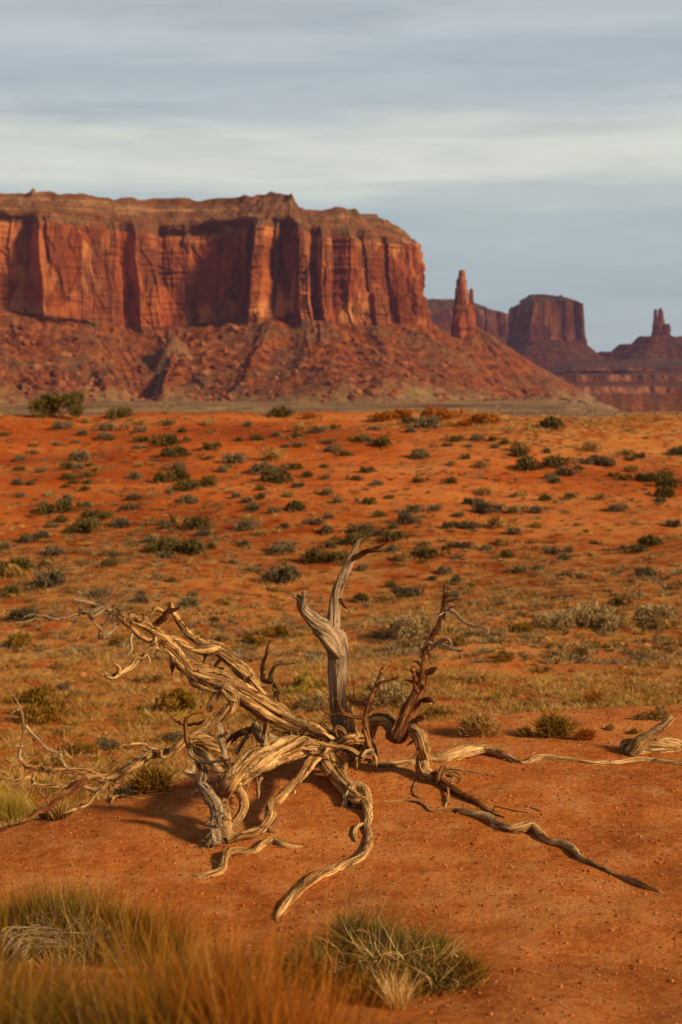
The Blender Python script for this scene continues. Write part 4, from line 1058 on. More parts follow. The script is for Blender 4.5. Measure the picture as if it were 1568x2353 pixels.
    # long root along the ground to the right
    w = Wood(); cv = w.tube(WG(c3, [(120, 408, 17, .2), (200, 412, 18, .3), (300, 405, 19, .4), (400, 392, 24, .6), (480, 382, 30, .8), (560, 368, 32, 1.0), (640, 355, 26, 1.2), (700, 360, 22, 1.2), (760, 380, 17, .9), (820, 400, 11, .4), (850, 402, 10, .3), (890, 386, 14, .7), (940, 380, 14, .8), (1010, 384, 12, .5), (1090, 394, 12, .4), (1160, 404, 12, .3), (1210, 404, 14, .5), (1280, 402, 14, .5), (1360, 394, 15, .6), (1440, 393, 13, .5), (1520, 403, 11, .4), (1620, 415, 8, .3), (1720, 425, 4)]), strands=3, twist=.25, seed=120, wob=.1)
    w.splinters(tuple(a[10:150] for a in cv), 60, 121, (.03, .10), .003)
    w.done('root', M['pale'], root)
    w = Wood(); w.tube(WG(c3, [(500, 432, 7, .6), (560, 438, 7), (620, 450, 7), (680, 462, 5), (715, 469, 2)]), seed=122); w.done('root', M['pale'], root)

    # ---- small branches in front of the trunk
    w = Wood(); cv = w.tube(W(c2, [(690, 1300, 22), (672, 1220, 19), (662, 1150, 17), (660, 1095, 15), (672, 1040, 13), (690, 990, 12), (708, 945, 10), (725, 900, 8), (740, 865, 7), (745, 830, 6), (765, 805, 4), (782, 785, 1)], B - .45, B - .4), strands=2, twist=1.5, seed=130)
    w.splinters(cv, 30, 131, (.015, .04), .0022)
    w.done('upright_branch', M['redwood'], root)
    w = Wood()
    for rows in ([(720, 920, 7), (750, 895, 6), (785, 890, 5), (820, 880, 4), (848, 862, 2)], [(670, 1015, 7), (640, 1005, 7), (610, 995, 6), (595, 965, 5), (592, 930, 3), (588, 895, 1)], [(655, 1105, 10), (620, 1098, 11), (580, 1092, 10), (545, 1080, 9), (510, 1078, 7), (460, 1078, 6), (420, 1058, 5), (395, 1030, 2)],
                 [(540, 1080, 8), (515, 1040, 7), (505, 1005, 5), (495, 980, 2)], [(410, 1052, 3), (390, 1055, 2), (378, 1058, 1)], [(700, 945, 6), (685, 925, 5), (672, 910, 2)], [(470, 1078, 3), (455, 1095, 2), (448, 1110, 1)]):
        w.tube(W(c2, rows, B - .45, B - .5), seed=int(q.integers(999)))
    for p0 in ((745, 900), (780, 890), (735, 870), (540, 1070), (580, 1090)):
        for _ in range(2): sub_twigs(w, W(c2, [(*p0, 1)], B - .46)[0][:3], (q.normal(.2, .7), q.normal(0, .4), q.normal(-.1, .7)), q.uniform(.05, .11), .0022, 1, q)
    w.done('twig_spray', M['redwood'], root)
    w = Wood()
    for rows in ([(375, 1232, 6), (420, 1250, 9), (480, 1262, 10), (540, 1266, 10), (590, 1285, 10), (620, 1310, 11), (650, 1335, 11), (695, 1340, 7)], [(640, 1330, 10), (660, 1300, 12), (690, 1290, 14), (705, 1278, 8)], [(640, 1335, 8), (625, 1345, 7), (620, 1352, 3)],
                 [(690, 1295, 10), (715, 1320, 9), (722, 1360, 7), (720, 1385, 3)], [(600, 1230, 14), (620, 1200, 10), (605, 1170, 6), (600, 1150, 3)], [(610, 1330, 10), (606, 1370, 10), (604, 1400, 6)]):
        w.tube(W(c2, rows, B - .55, B - .5), seed=int(q.integers(999)))
    w.done('twig_spray', M['pale'], root)
dead_tree()


def loose_wood():
    q = np.random.default_rng(9)
    def single(name, rows, mat, label, cat, seed, strands=2, twist=1.0, spl=0, extra=(), group=None):
        WROOT[0] = empty('tmp', rows[0][:3], None, None)
        w = Wood(); cv = w.tube(rows, strands=strands, twist=twist, seed=seed)
        for e in extra: w.tube(e, strands=2, twist=1, seed=seed + 3)
        if spl: w.splinters(cv, spl, seed + 1, (.02, .06), .003)
        V0 = WROOT[0].location.copy(); r_ = WROOT[0]
        o = w.done(name, mat, r_); o.parent = None; o.location = V0; bpy.data.objects.remove(r_)
        return tag(o, label, cat, group)
    single('driftwood', WG(c4, [(605, 158, 5), (630, 158, 12), (660, 152, 15), (690, 140, 17), (703, 115, 15, .9), (715, 95, 15, 1.1), (740, 88, 15, .9), (790, 82, 12), (825, 62, 13, .7), (855, 52, 13, .9), (890, 62, 12, .6), (930, 68, 10), (972, 74, 3)]), M['pale'],
           'short knotted piece of bleached wood lying before the left foot of the dead juniper', 'driftwood', 140, 2, 1.2, 14)
    # big broken log on the right rim
    g = G(*c3(1345, 385)); Y = g[1] + .12
    root = empty('fallen_log', g, 'grey broken log with one raised stub lying at the rim beside the long root', 'log')
    WROOT[0] = root
    w = Wood(); cv = w.tube(W(c3, [(1290, 370, 16), (1320, 345, 46), (1370, 345, 52), (1430, 340, 48), (1500, 340, 46), (1580, 355, 48), (1680, 375, 42)], Y, Y + .1), strands=3, twist=.3, seed=150); w.splinters(cv, 20, 151, (.03, .08), .004)
    w.tube(W(c3, [(1380, 300, 12), (1370, 280, 16), (1390, 330, 30)], Y), seed=152)
    w.tube(W(c3, [(1440, 310, 12), (1500, 305, 20), (1545, 315, 22), (1600, 345, 20)], Y + .1), seed=155); w.done('log_body', M['pale'], root)
    w = Wood(); w.tube(W(c3, [(1320, 355, 40), (1360, 325, 44), (1405, 292, 32), (1445, 262, 25), (1485, 230, 21), (1510, 205, 18), (1524, 194, 11)], Y - .05, Y - .1), strands=2, twist=.3, seed=153, furrow=.6); w.done('raised_stub', M['pale'], root)
    single('dead_stick', WG(c3, [(705, 607, 3), (760, 618, 5), (810, 628, 5), (862, 633, 2)]), M['redwood'], 'thin dark stick on the red ground beside the twisted right root', 'stick', 160)
    single('dead_stick', WG(c3, [(868, 612, 3), (895, 620, 5), (925, 630, 2)]), M['redwood'], 'very short dark stick on the ground at the end of the thin dark stick', 'stick', 163)
    single('dead_stick', WG(c1, [(512, 1055, 4), (520, 1030, 7, 1.0), (550, 1020, 7, .8), (590, 1022, 6), (640, 1025, 6), (700, 1018, 6), (780, 1009, 3)]), M['pale'], 'pale weathered stick lying along the left rim of the red mound', 'stick', 166)
loose_wood()


# ------------------------------------------------------------------ plants
def blades(roots, dirs, length, width, bend, rnd, levels=3, droop=0.0, seed=0):
    """thin tapering two-sided blades; returns verts, faces, rnd"""
    q = np.random.default_rng(seed)
    n = len(roots); d = dirs / (np.linalg.norm(dirs, axis=1)[:, None] + 1e-9)
    side = np.cross(d, q.normal(0, 1, (n, 3))); side /= np.linalg.norm(side, axis=1)[:, None] + 1e-9
    bv = q.normal(0, 1, (n, 3)) * np.asarray(bend)[..., None] + np.array([0, 0, -1.0]) * np.asarray(droop)[..., None]
    ts = np.linspace(0, 1, levels + 1)
    rows = []
    L = np.asarray(length)[:, None]; Wd = np.asarray(width)[:, None]
    for t in ts[:-1]:
        c = roots + d * L * t + bv * L * t * t
        wv = side * Wd * (1 - .75 * t) * .5
        rows += [c - wv, c + wv]
    tip = roots + d * L + bv * L
    V = np.stack(rows + [tip], 1)                       # n, 2*levels+1, 3
    k = 2 * levels + 1; b = (np.arange(n) * k)[:, None]
    quads = np.concatenate([b + np.array([2 * i, 2 * i + 1, 2 * i + 3, 2 * i + 2]) for i in range(levels - 1)])
    tris = b + np.array([2 * levels - 2, 2 * levels - 1, 2 * levels])
    return V.reshape(-1, 3), quads, tris, np.repeat(rnd, k)


class Plant:
    def __init__(self): self.V, self.Q, self.T, self.R, self.n = [], [], [], [], 0
    def add(self, V, Q, T, Rn):
        self.V.append(V); self.Q.append(Q + self.n); self.T.append(T + self.n); self.R.append(Rn); self.n += len(V)
    def done(self, name, mat, parent=None):
        return mk(name, np.concatenate(self.V), [np.concatenate(self.Q), np.concatenate(self.T)], mat, parent, False, {'rnd': np.clip(np.concatenate(self.R), 0, 1)})


def shrub_mesh(seed, n, rx, rz, leaf, kind):
    """a low domed shrub about 1 m across: clumps of short shoots over an uneven dome, with twigs inside"""
    q = np.random.default_rng(seed); p = Plant()
    ncl = 9 if kind != 'tuft' else 4
    cc = np.stack([q.normal(0, .26, ncl) * rx * 2, q.normal(0, .26, ncl) * rx * 2, np.zeros(ncl)], -1); cr = q.uniform(.22, .42, ncl) * rx * 1.6; ch = q.uniform(.55, 1.0, ncl) * rz
    k = q.integers(0, ncl, n); a = q.random(n) * 6.283; e = np.arccos(q.random(n) ** .8)
    sh = q.uniform(.55, 1, n) ** .5
    dx = np.stack([np.sin(e) * np.cos(a), np.sin(e) * np.sin(a), np.cos(e)], -1)
    pos = cc[k] + dx * np.stack([cr[k], cr[k], ch[k]], -1) * sh[:, None]
    if kind == 'tuft':
        pos = cc[k] + np.stack([np.cos(a), np.sin(a), a * 0], -1) * (cr[k] * q.random(n) ** .5 * .5)[:, None]
        d = np.stack([np.cos(a) * .55, np.sin(a) * .55, q.uniform(.5, 1.2, n)], -1) + q.normal(0, .2, (n, 3))
        V = blades(pos, d, q.uniform(.5, 1.1, n) * rz, np.full(n, leaf * .45), np.full(n, .12), q.random(n), 3, np.full(n, .25), seed)
    else:
        d = dx + q.normal(0, .45, (n, 3)) + np.array([0, 0, .45])
        V = blades(pos, d, q.uniform(.5, 1.3, n) * leaf * 2.2, q.uniform(.6, 1.2, n) * leaf, np.full(n, .2), np.clip(q.normal(.45, .22, n) + .25 * (k % 3 - 1) * .6, 0, 1), 2, np.zeros(n), seed)
    p.add(*V)
    if kind != 'tuft':
        m = n // 8
        a = q.random(m) * 6.283
        d = np.stack([np.cos(a), np.sin(a), q.uniform(.3, 1.4, m)], -1)
        kk = q.integers(0, ncl, m)
        p.add(*blades(cc[kk] * .5, d, q.uniform(.7, 1.2, m) * rx * .8, np.full(m, leaf * .25), np.full(m, .15), np.full(m, .1), 2, np.zeros(m), seed + 1))
    return p


def proto(name, seed, n, rx, rz, leaf, mat, kind='shrub'):
    o = shrub_mesh(seed, n, rx, rz, leaf, kind).done(name, mat)
    return o


# scrub on the sand slope: (x, y, width, kind) as read off the photograph in two windows
S7 = [(280,115,80,'G'),(400,95,50,'Y'),(12,155,45,'D'),(157,203,45,'Y'),(155,238,45,'G'),(98,268,50,'G'),(97,313,45,'D'),(265,202,35,'G'),(355,190,35,'G'),(383,150,45,'G'),(500,118,80,'G'),(485,165,60,'G'),(510,178,35,'D'),(645,103,40,'Y'),(655,135,55,'G'),(655,178,60,'D'),(635,215,40,'G'),(770,105,55,'G'),(840,137,45,'D'),(720,190,40,'D'),(800,180,110,'D'),(825,235,105,'D'),(955,213,65,'D'),(1005,203,35,'Y'),(950,265,40,'D'),(965,105,50,'Y'),(1135,113,45,'G'),(1265,158,45,'G'),(1190,172,55,'D'),(1095,182,42,'D'),(1375,160,40,'D'),(1375,205,50,'G'),(1318,210,40,'G'),(1370,125,60,'Y'),(1460,135,65,'G'),(1525,122,45,'D'),(1510,192,50,'G'),(1525,222,70,'G'),(1080,270,90,'G'),(1055,300,40,'G'),(1020,318,60,'G'),(1250,258,85,'Y'),(1220,308,110,'G'),(1290,350,120,'D'),(1355,303,60,'D'),(1420,343,50,'D'),(1370,390,50,'K'),(1490,303,35,'D'),(1495,355,40,'G'),(1495,422,60,'G'),(1550,462,50,'G'),(1335,435,45,'Y'),(1200,405,40,'D'),(1200,443,45,'K'),(1090,438,45,'G'),(1140,460,50,'G'),(1165,492,65,'K'),(1260,505,60,'G'),(1360,488,95,'D'),(1135,545,60,'Y'),(1135,577,80,'G'),(1310,582,40,'K'),(1200,612,50,'Y'),(1455,558,70,'G'),(1510,533,45,'G'),(1500,600,65,'K'),(1125,658,45,'K'),(1520,665,50,'K'),(1310,677,100,'G'),(1440,720,110,'D'),(1530,712,110,'D'),(1070,743,45,'G'),(1265,798,140,'K'),(1335,770,45,'G'),(1175,778,55,'G'),(1280,865,55,'Y'),(375,255,100,'G'),(365,305,50,'G'),(325,300,70,'D'),(450,318,45,'Y'),(405,298,35,'D'),(325,350,60,'D'),(345,375,40,'D'),(408,345,40,'D'),(405,375,40,'D'),(388,408,45,'D'),(298,393,40,'D'),(100,378,50,'K'),(145,382,40,'K'),(185,325,40,'G'),(235,433,40,'Y'),(95,438,40,'G'),(633,298,45,'Y'),(620,350,60,'G'),(818,305,65,'G'),(740,355,95,'D'),(825,345,100,'D'),(870,390,100,'D'),(945,375,90,'D'),(785,418,40,'G'),(620,443,60,'K'),(870,458,75,'G'),(600,495,60,'K'),(395,478,60,'G'),(230,500,90,'D'),(315,490,100,'D'),(320,455,65,'G'),(415,525,80,'D'),(480,525,70,'D'),(290,550,60,'D'),(240,572,50,'G'),(555,567,80,'K'),(395,580,110,'D'),(325,595,70,'D'),(190,612,75,'G'),(132,635,65,'K'),(750,565,45,'G'),(895,565,115,'D'),(940,612,60,'K'),(720,675,90,'D'),(800,668,110,'D'),(890,678,110,'D'),(965,672,50,'D'),(748,715,60,'K'),(690,640,70,'G'),(25,670,70,'G'),(255,692,80,'G'),(523,710,60,'G'),(510,747,60,'D'),(118,750,135,'D'),(65,793,90,'Y'),(195,825,130,'K'),(72,872,100,'D'),(795,828,40,'D'),(425,888,85,'K'),(648,908,90,'K'),(605,852,40,'Y'),(870,930,100,'G'),(1040,928,65,'Y'),(890,893,45,'G'),(120,985,110,'K'),(445,940,60,'D'),(985,1010,50,'D'),(1305,55,100,'D'),(1440,70,60,'R'),(540,62,90,'D')]
S8 = [(75,175,55,'D'),(125,180,50,'G'),(185,192,80,'D'),(315,138,50,'G'),(155,130,45,'G'),(485,205,40,'K'),(585,210,35,'G'),(530,175,60,'D'),(630,172,60,'G'),(700,180,40,'D'),(745,192,50,'D'),(707,213,40,'G'),(830,215,100,'Y'),(825,245,70,'D'),(940,235,45,'G'),(20,245,50,'D'),(370,250,80,'G'),(573,260,45,'K'),(515,290,45,'Y'),(655,295,60,'Y'),(870,290,130,'D'),(1000,280,115,'D'),(1045,330,70,'K'),(1092,310,40,'K'),(1180,275,90,'K'),(1125,280,70,'G'),(1225,290,65,'K'),(1140,218,70,'Y'),(1312,240,60,'Y'),(1327,268,45,'D'),(1370,258,45,'K'),(1340,312,70,'Y'),(1555,235,80,'K'),(1400,355,80,'D'),(1460,350,90,'D'),(1505,380,90,'D'),(1490,428,90,'D'),(1465,460,40,'K'),(1285,355,50,'D'),(1240,342,45,'D'),(105,322,55,'D'),(70,358,50,'D'),(170,382,50,'G'),(350,367,55,'D'),(497,368,60,'D'),(960,350,50,'G'),(973,370,45,'K'),(660,420,65,'Y'),(830,430,50,'Y'),(790,440,35,'G'),(940,450,55,'D'),(1055,440,45,'D'),(1195,445,50,'Y'),(1265,497,65,'G'),(130,465,65,'D'),(215,443,40,'D'),(595,465,60,'K'),(645,475,55,'K'),(645,500,85,'K'),(725,498,50,'K'),(790,508,50,'G'),(895,503,70,'G'),(335,500,70,'G'),(432,495,60,'G'),(182,525,50,'D'),(300,547,80,'K'),(535,525,50,'G'),(100,587,85,'K'),(165,612,50,'G'),(240,582,50,'G'),(245,618,95,'D'),(40,635,110,'D'),(485,575,65,'K'),(583,572,80,'K'),(520,570,40,'K'),(795,600,70,'G'),(720,565,90,'Y'),(895,575,50,'Y'),(745,652,60,'Y'),(520,665,60,'K'),(575,668,60,'K'),(660,680,60,'G'),(770,707,70,'D'),(880,650,40,'Y'),(965,697,55,'K'),(1047,690,50,'G'),(1023,722,60,'G'),(1165,655,35,'D'),(1415,645,100,'D'),(1370,683,75,'D'),(1525,570,55,'K'),(1430,790,90,'K'),(240,683,60,'G'),(290,718,75,'Y'),(380,690,120,'D'),(408,725,35,'D'),(380,660,45,'G'),(535,718,50,'G'),(475,778,80,'G'),(825,775,70,'G'),(905,772,50,'G'),(1028,797,40,'G'),(1105,805,50,'G'),(422,820,42,'K'),(532,822,55,'K'),(590,853,60,'Y'),(315,875,90,'K'),(235,850,45,'D'),(215,905,70,'Y'),(90,910,80,'D'),(525,890,60,'G'),(1285,930,75,'D'),(100,770,50,'G'),(190,75,90,'R'),(280,62,100,'R'),(480,62,130,'R'),(675,78,110,'R'),(325,95,60,'D'),(400,105,100,'G'),(965,103,110,'D'),(545,105,70,'R')]
# nearer shrubs on the valley floor, in 1568-wide picture units
SV = [(1505,1408,84,'P'),(1530,1432,50,'T'),(1300,1424,76,'P'),(1345,1418,80,'P'),(1385,1428,74,'P'),(1262,1432,58,'P'),(950,1440,84,'P'),(1418,1434,50,'T'),(410,1610,92,'O'),(100,1638,95,'O'),(142,1678,38,'T'),(185,1718,55,'O'),(245,1708,55,'G'),(80,1594,80,'O'),(175,1596,22,'K'),(145,1578,36,'G'),(122,1748,45,'Y'),(400,1690,46,'G'),(470,1692,46,'K'),(672,1586,52,'V'),(730,1611,70,'P'),(692,1566,60,'V'),(742,1570,36,'V'),(355,1558,40,'T'),(322,1562,34,'T'),(140,1530,40,'T'),(55,1528,30,'T'),(10,1533,30,'T'),(510,1462,40,'T'),(455,1458,36,'T'),(430,1385,42,'G'),(50,1473,55,'O'),(276,1473,40,'O'),(885,1600,92,'P'),(1013,1632,42,'O'),(1205,1618,34,'V'),(1138,1602,30,'V'),(870,1578,60,'V'),(1475,1645,30,'T'),(1510,1640,50,'T'),(1400,1672,22,'T'),(1455,1680,24,'O'),(640,1448,60,'O'),(590,1470,50,'O'),(1100,1560,40,'T'),(1330,1500,40,'O'),(1160,1510,40,'O'),(1250,1535,36,'T'),(1480,1500,44,'T'),(1050,1470,46,'O'),(1200,1445,40,'O')]
KIND = {  # name, material, colour words, proportions, prototypes
    'D': ('dark_shrub', 'dark', 'dark olive green shrub', .55), 'G': ('grey_sagebrush', 'sage', 'grey sage shrub', .55), 'K': ('blackbrush', 'black', 'dark grey domed shrub', .6),
    'Y': ('pale_shrub', 'tan', 'pale yellowish shrub', .6), 'R': ('rust_shrub', 'rust', 'rusty brown shrub', .5), 'T': ('dry_bush', 'tan', 'dry tan bush', .62),
    'P': ('pale_grey_bush', 'palebush', 'pale rounded bush', .66),
    'O': ('olive_bush', 'olive', 'olive brown bush', .6), 'V': ('yellow_green_bush', 'yellow', 'yellow green bush', .55)}
PROTO = {}
for i, (k, (nm, mt, _, _h)) in enumerate(KIND.items()):
    near = k in 'TOVP'
    PROTO[k] = [shrub_mesh(300 + i * 10 + j, 2600 if near else 900, .5, .55, .036 if near else .06, 'shrub').done(nm, M[mt]) for j in range(4)]
near_proto = [shrub_mesh(700 + j, 2600, .5, .55, .036, 'shrub').done('grey_sagebrush', M['sage']) for j in range(2)]
used = set(); placed = []


def place(u, v, wpx, k, zone):
    nm, mt, words, hh = KIND[k]
    g = G(u, v + wpx * .24)
    src = random.choice(near_proto if (k == 'G' and zone == 'v') else PROTO[k])
    if src.name in used: o = src.copy(); COL.objects.link(o)
    else: o = src; used.add(src.name)
    wd = wpx / FPX * g[1] * 1.04
    o.location = (g[0], g[1], g[2] - .02 * wd); o.rotation_euler = (0, 0, random.uniform(0, 6.28))
    o.scale = (wd * random.uniform(.92, 1.08), wd * random.uniform(.92, 1.08), wd * random.uniform(.8, 1.1) * hh / .55)
    placed.append((o, u, v, wpx, k)); return o


for x, y, w_, k in S7: place(x / 2, 919 + y / 2, w_ / 2, k, 's')
for x, y, w_, k in S8: place(784 + x / 2, 919 + y / 2, w_ / 2, k, 's')
for u, v, w_, k in SV: place(u, v, w_, k, 'v')
for lst in list(PROTO.values()) + [near_proto]:
    for o in lst:
        if o.name not in used: bpy.data.objects.remove(o)
# each shrub's label: its look, the stretch of slope it grows on, what stands above it, and its turn among its like there
def zone_of(v): return 'on the slope crest' if v < 985 else 'high on the slope' if v < 1060 else 'on the upper slope' if v < 1130 else 'on the middle slope' if v < 1200 else 'on the lower slope' if v < 1300 else 'at the slope foot' if v < 1420 else 'on the valley floor'
def col_of(u): return 'under the left mesa cliffs' if u < 380 else 'under the shaded mesa recess' if u < 600 else 'under the fluted mesa cliffs' if u < 980 else 'below the slim rock spire' if u < 1180 else 'below the square butte' if u < 1390 else 'below the twin needles'
ORD = ['leftmost', 'second from left', 'third from left', 'fourth from left', 'fifth from left', 'sixth from left', 'seventh from left', 'eighth from left', 'ninth from left', 'tenth from left', 'eleventh from left', 'twelfth from left']
cells = {}
for rec in placed: cells.setdefault((zone_of(rec[2]), col_of(rec[1]), rec[4]), []).append(rec)
for (zn, cn, k), rs in cells.items():
    rs.sort(key=lambda r: r[1])
    for i, r in enumerate(rs):
        size = ''
        lab = f"{KIND[k][2]} {zn} {cn}"
        if len(rs) > 1: lab += ', ' + (ORD[i] if i < len(rs) - 1 else 'rightmost')
        tag(r[0], lab, 'shrub', KIND[k][2] + 's on the sand slope')


def special_bushes():
    # the big juniper bush on the crest
    g = G(135, 962); wd = 112 / FPX * g[1]
    root = empty('juniper_bush', g, 'large round dark green juniper bush on the left of the slope crest', 'bush')
    p = Plant(); q = np.random.default_rng(12); n = 5200
    ncl = 26; cc = np.stack([q.uniform(-.42, .42, ncl), q.uniform(-.35, .35, ncl), q.uniform(.10, .42, ncl)], -1); cr = q.uniform(.07, .16, ncl)
    k = q.integers(0, ncl, n); dx = q.normal(0, 1, (n, 3)); dx /= np.linalg.norm(dx, axis=1)[:, None]
    pos = (cc[k] + dx * cr[k][:, None] * q.uniform(.5, 1, (n, 1))) * wd; pos[:, 2] = np.maximum(pos[:, 2], .02)
    p.add(*blades(pos, dx + np.array([0, 0, .7]), q.uniform(.04, .085, n) * wd, np.full(n, .022 * wd), np.full(n, .2), np.clip(q.normal(.35, .2, n), 0, 1), 2, np.zeros(n), 4))
    p.done('crown', M['green'], root)
    w = Wood(); WROOT[0] = root
    for j in range(5):
        a = j * 1.25; e = g + np.array([math.cos(a) * .3 * wd, math.sin(a) * .25 * wd, .3 * wd])
        w.tube([[*g, .07], [*(g * .5 + e * .5 + np.array([0, 0, -.05])), .05], [*e, .02]], seed=j)
    w.done('stem', M['wood'], root)

    def grass(name, lab, u, v, wpx, hpx, n, mat, straw_n=0, seed=1, wide=.004, cat='grass clump', spread=.55, dead=0, droop=.15, group=None, deep=.6, at=None, wiry=False, lumps=14, lobes=None):
        g = G(u, v) if at is None else at; s = g[1] / FPX; rx, h = wpx / 2 * s, hpx * s
        root = empty(name, g, lab, cat, group); q = np.random.default_rng(seed)
        def field(n_, rscale, hs, wd_):
            # (reads the lobe's own centre, width and height)
            a = q.random(n_) * 6.283; r = np.sqrt(q.random(n_)) * rscale
            x, y = np.cos(a) * r * rx * .8, np.sin(a) * r * rx * deep
            ncl = lumps; cxs = q.uniform(-.8, .8, ncl) * rx; cys = q.uniform(-.8, .8, ncl) * rx * deep; kk = q.integers(0, ncl, n_)
            x, y = .45 * x + .55 * cxs[kk], .45 * y + .55 * cys[kk]
            z = ground_h(g[0] + x, g[1] + y) - g[2] - .005
            d = np.stack([x / rx * spread + q.normal(0, .28, n_), y / rx * spread + q.normal(0, .28, n_), np.ones(n_)], -1)
            clh = q.uniform(.55, 1.05, ncl)
            L = h * hs * clh[kk] * q.uniform(.5, 1.1, n_)
            if wiry:
                up = q.random(n_) ** .7 * .62; dome = np.sqrt(np.clip(1 - (x / rx) ** 2 - (y / (rx * deep)) ** 2, .05, 1))
                z = z + up * h * clh[kk] * dome; x = x * (1 + .25 * up); L = L * q.uniform(.38, .62, n_) * (.6 + .4 * dome)
                d = np.stack([x / rx * spread + q.normal(0, .55, n_), y / rx * spread + q.normal(0, .55, n_), q.uniform(.25, 1.2, n_)], -1)
            return np.stack([x, y, z], -1), d, L, np.full(n_, wd_), np.full(n_, .14 if not wiry else .22), np.clip(q.normal(.42, .2, n_) + .5 * (clh[kk] - .8), 0, 1), 4, q.uniform(0, droop, n_), seed + 3
        if lobes:
            keep = rx, h
            for li, (du, dv, lw, lh, ln, lm) in enumerate(lobes):
                gl = G(u + du, v + dv); rx, h = lw / 2 * s, lh * s; q = np.random.default_rng(seed + 31 * li)
                base_ = g; g = gl; h = h * (.84 if name == 'green_bush' else 1)
                f_ = list(field(ln, 1, 1, wide)); f_[0] = f_[0] + (gl - base_); g = base_
                p = Plant(); p.add(*blades(*f_)); p.done('stem_mass', M[lm], root)
            rx, h = keep
        else:
            p = Plant(); p.add(*blades(*field(n, 1, 1, wide))); p.done('stem_mass', mat, root)
        if straw_n:
            p = Plant(); p.add(*blades(*field(straw_n, 1, 1.05, wide * .8))); p.done('dry_stalk', M['straw'], root)
        return root, g, s

    # foreground bush right of centre
    r, g, s = grass('green_bush', 'low bushy green desert shrub with wiry stems in the near foreground', 872, 2275, 480, 190, 16000, M['green'], 300, 21, .0028, 'bush', .75, deep=.5, wiry=True, lobes=[(-75, -22, 330, 265, 4200, 'green'), (-160, -5, 220, 165, 2600, 'green'), (75, -22, 300, 195, 3000, 'green'), (165, -2, 210, 160, 1700, 'olive'), (-20, 22, 330, 130, 1600, 'olive'), (110, 8, 220, 120, 1200, 'green'), (-60, -40, 170, 270, 260, 'tan'), (130, -15, 260, 150, 900, 'olive'), (0, -5, 420, 190, 1500, 'green')])
    WROOT[0] = r
    q = np.random.default_rng(33)
    gt = G(912, 2318); p = Plant(); n = 260; a = q.random(n) * 6.283; rr = np.sqrt(q.random(n)) * .035
    pos = np.stack([np.cos(a) * rr, np.sin(a) * rr, a * 0], -1) + gt - np.array(r.location)
    p.add(*blades(pos, np.stack([np.cos(a) * .3, np.sin(a) * .3, np.ones(n)], -1) + q.normal(0, .15, (n, 3)), q.uniform(.07, .17, n), np.full(n, .0028), np.full(n, .12), q.random(n), 4, q.uniform(0, .3, n), 3))
    p.done('straw_tuft', M['straw'], r)
    w = Wood(); Yb = g[1] - .12
    for rows in ([(1000, 3812, 2), (1090, 3868, 3), (1170, 3910, 3), (1215, 3962, 2)], [(1150, 3950, 3), (1175, 3905, 4), (1200, 3915, 4), (1225, 3950, 2)], [(1170, 3870, 2), (1220, 3785, 3), (1300, 3790, 2)],):
        pass
    c10 = lambda x, y: (574.4 + x * .4396, 2039 + y * .4396)
    SCL[id(c10)] = .4396
    for rows in ([(685, 345, 5), (740, 365, 5), (800, 395, 5), (860, 425, 5), (930, 465, 4), (980, 530, 2)], [(870, 530, 4), (900, 480, 6), (922, 462, 7), (945, 500, 5), (950, 530, 2)], [(1050, 480, 4), (1085, 490, 6), (1082, 530, 4)], [(1085, 485, 5), (1105, 470, 4), (1135, 463, 2)],
                 [(1050, 375, 3), (1070, 340, 4), (1120, 313, 3)], [(560, 390, 3), (610, 385, 4), (640, 420, 3), (650, 470, 2)], [(550, 228, 4), (590, 225, 5), (620, 240, 4)], [(1030, 350, 3), (1060, 345, 4), (1090, 365, 3)]):
        w.tube(W(c10, rows, Yb), seed=int(q.integers(999)))
    for b_ in ((880, 450), (1000, 470), (700, 480), (500, 420)):
        sub_twigs(w, W(c10, [(*b_, 1)], Yb)[0][:3], (q.normal(0, .5), -.2, .8), .12, .0022, 2, q)
    w.done('dead_stem', M['pale'], r)

    # clump with tangled grey dead stems at the left
    r, g, s = grass('grass_clump', 'tall olive rust grass clump with a tangle of grey dead stems at its foot', 195, 2205, 500, 185, 9000, M['olive'], 260, 41, .0028, 'grass clump', .6, deep=.30, lobes=[(-110, -20, 330, 215, 3600, 'olive'), (60, -5, 300, 180, 3000, 'olive'), (-60, -25, 300, 190, 1500, 'green'), (150, 15, 230, 150, 1700, 'olive'), (205, 40, 200, 110, 500, 'tan'), (120, -10, 330, 170, 1600, 'rust')])
    grass('grass_clump', 'olive grass clump leaning over the left picture edge behind the tangle of grey stems', 40, 2175, 220, 120, 2600, M['olive'], 60, 43, .0032, 'grass clump', .4, deep=.4)
    WROOT[0] = r
    w = Wood(); Yt = g[1] - .28
    for j in range(30):
        u0, v0 = q.uniform(-30, 60), q.uniform(2165, 2235); u1 = u0 + q.uniform(60, 170); v1 = q.uniform(2130, 2185)
        um, vm = u0 + (u1 - u0) * q.uniform(.25, .5), min(v0, v1) - q.uniform(-6, 14)
        Y0 = Yt + q.normal(0, .05); rr = q.uniform(.9, 2.4)
        w.tube([[*P(u0, v0, Y0), rr * s], [*P(u0 + (um - u0) * .45 + q.normal(0, 6), vm + (v0 - vm) * .4, Y0 - .02), rr * s], [*P(um, vm, Y0 + .03), rr * .9 * s], [*P(u1, v1, Y0 + .08), rr * .35 * s]], seed=j)
    for j in range(16):
        sub_twigs(w, P(q.uniform(60, 300), q.uniform(2140, 2215), Yt), (q.normal(.6, .5), q.normal(0, .3), q.normal(.2, .35)), q.uniform(.08, .17), .0022, 2, q)
    w.done('dead_stem', M['twig'], r); w = Wood()
    w.tube([[*P(32, 2222, Yt), 4 * s], [*P(40, 2190, Yt), 4 * s], [*P(20, 2150, Yt), 3 * s]], seed=3)
    w.done('dead_stem', M['twig'], r)
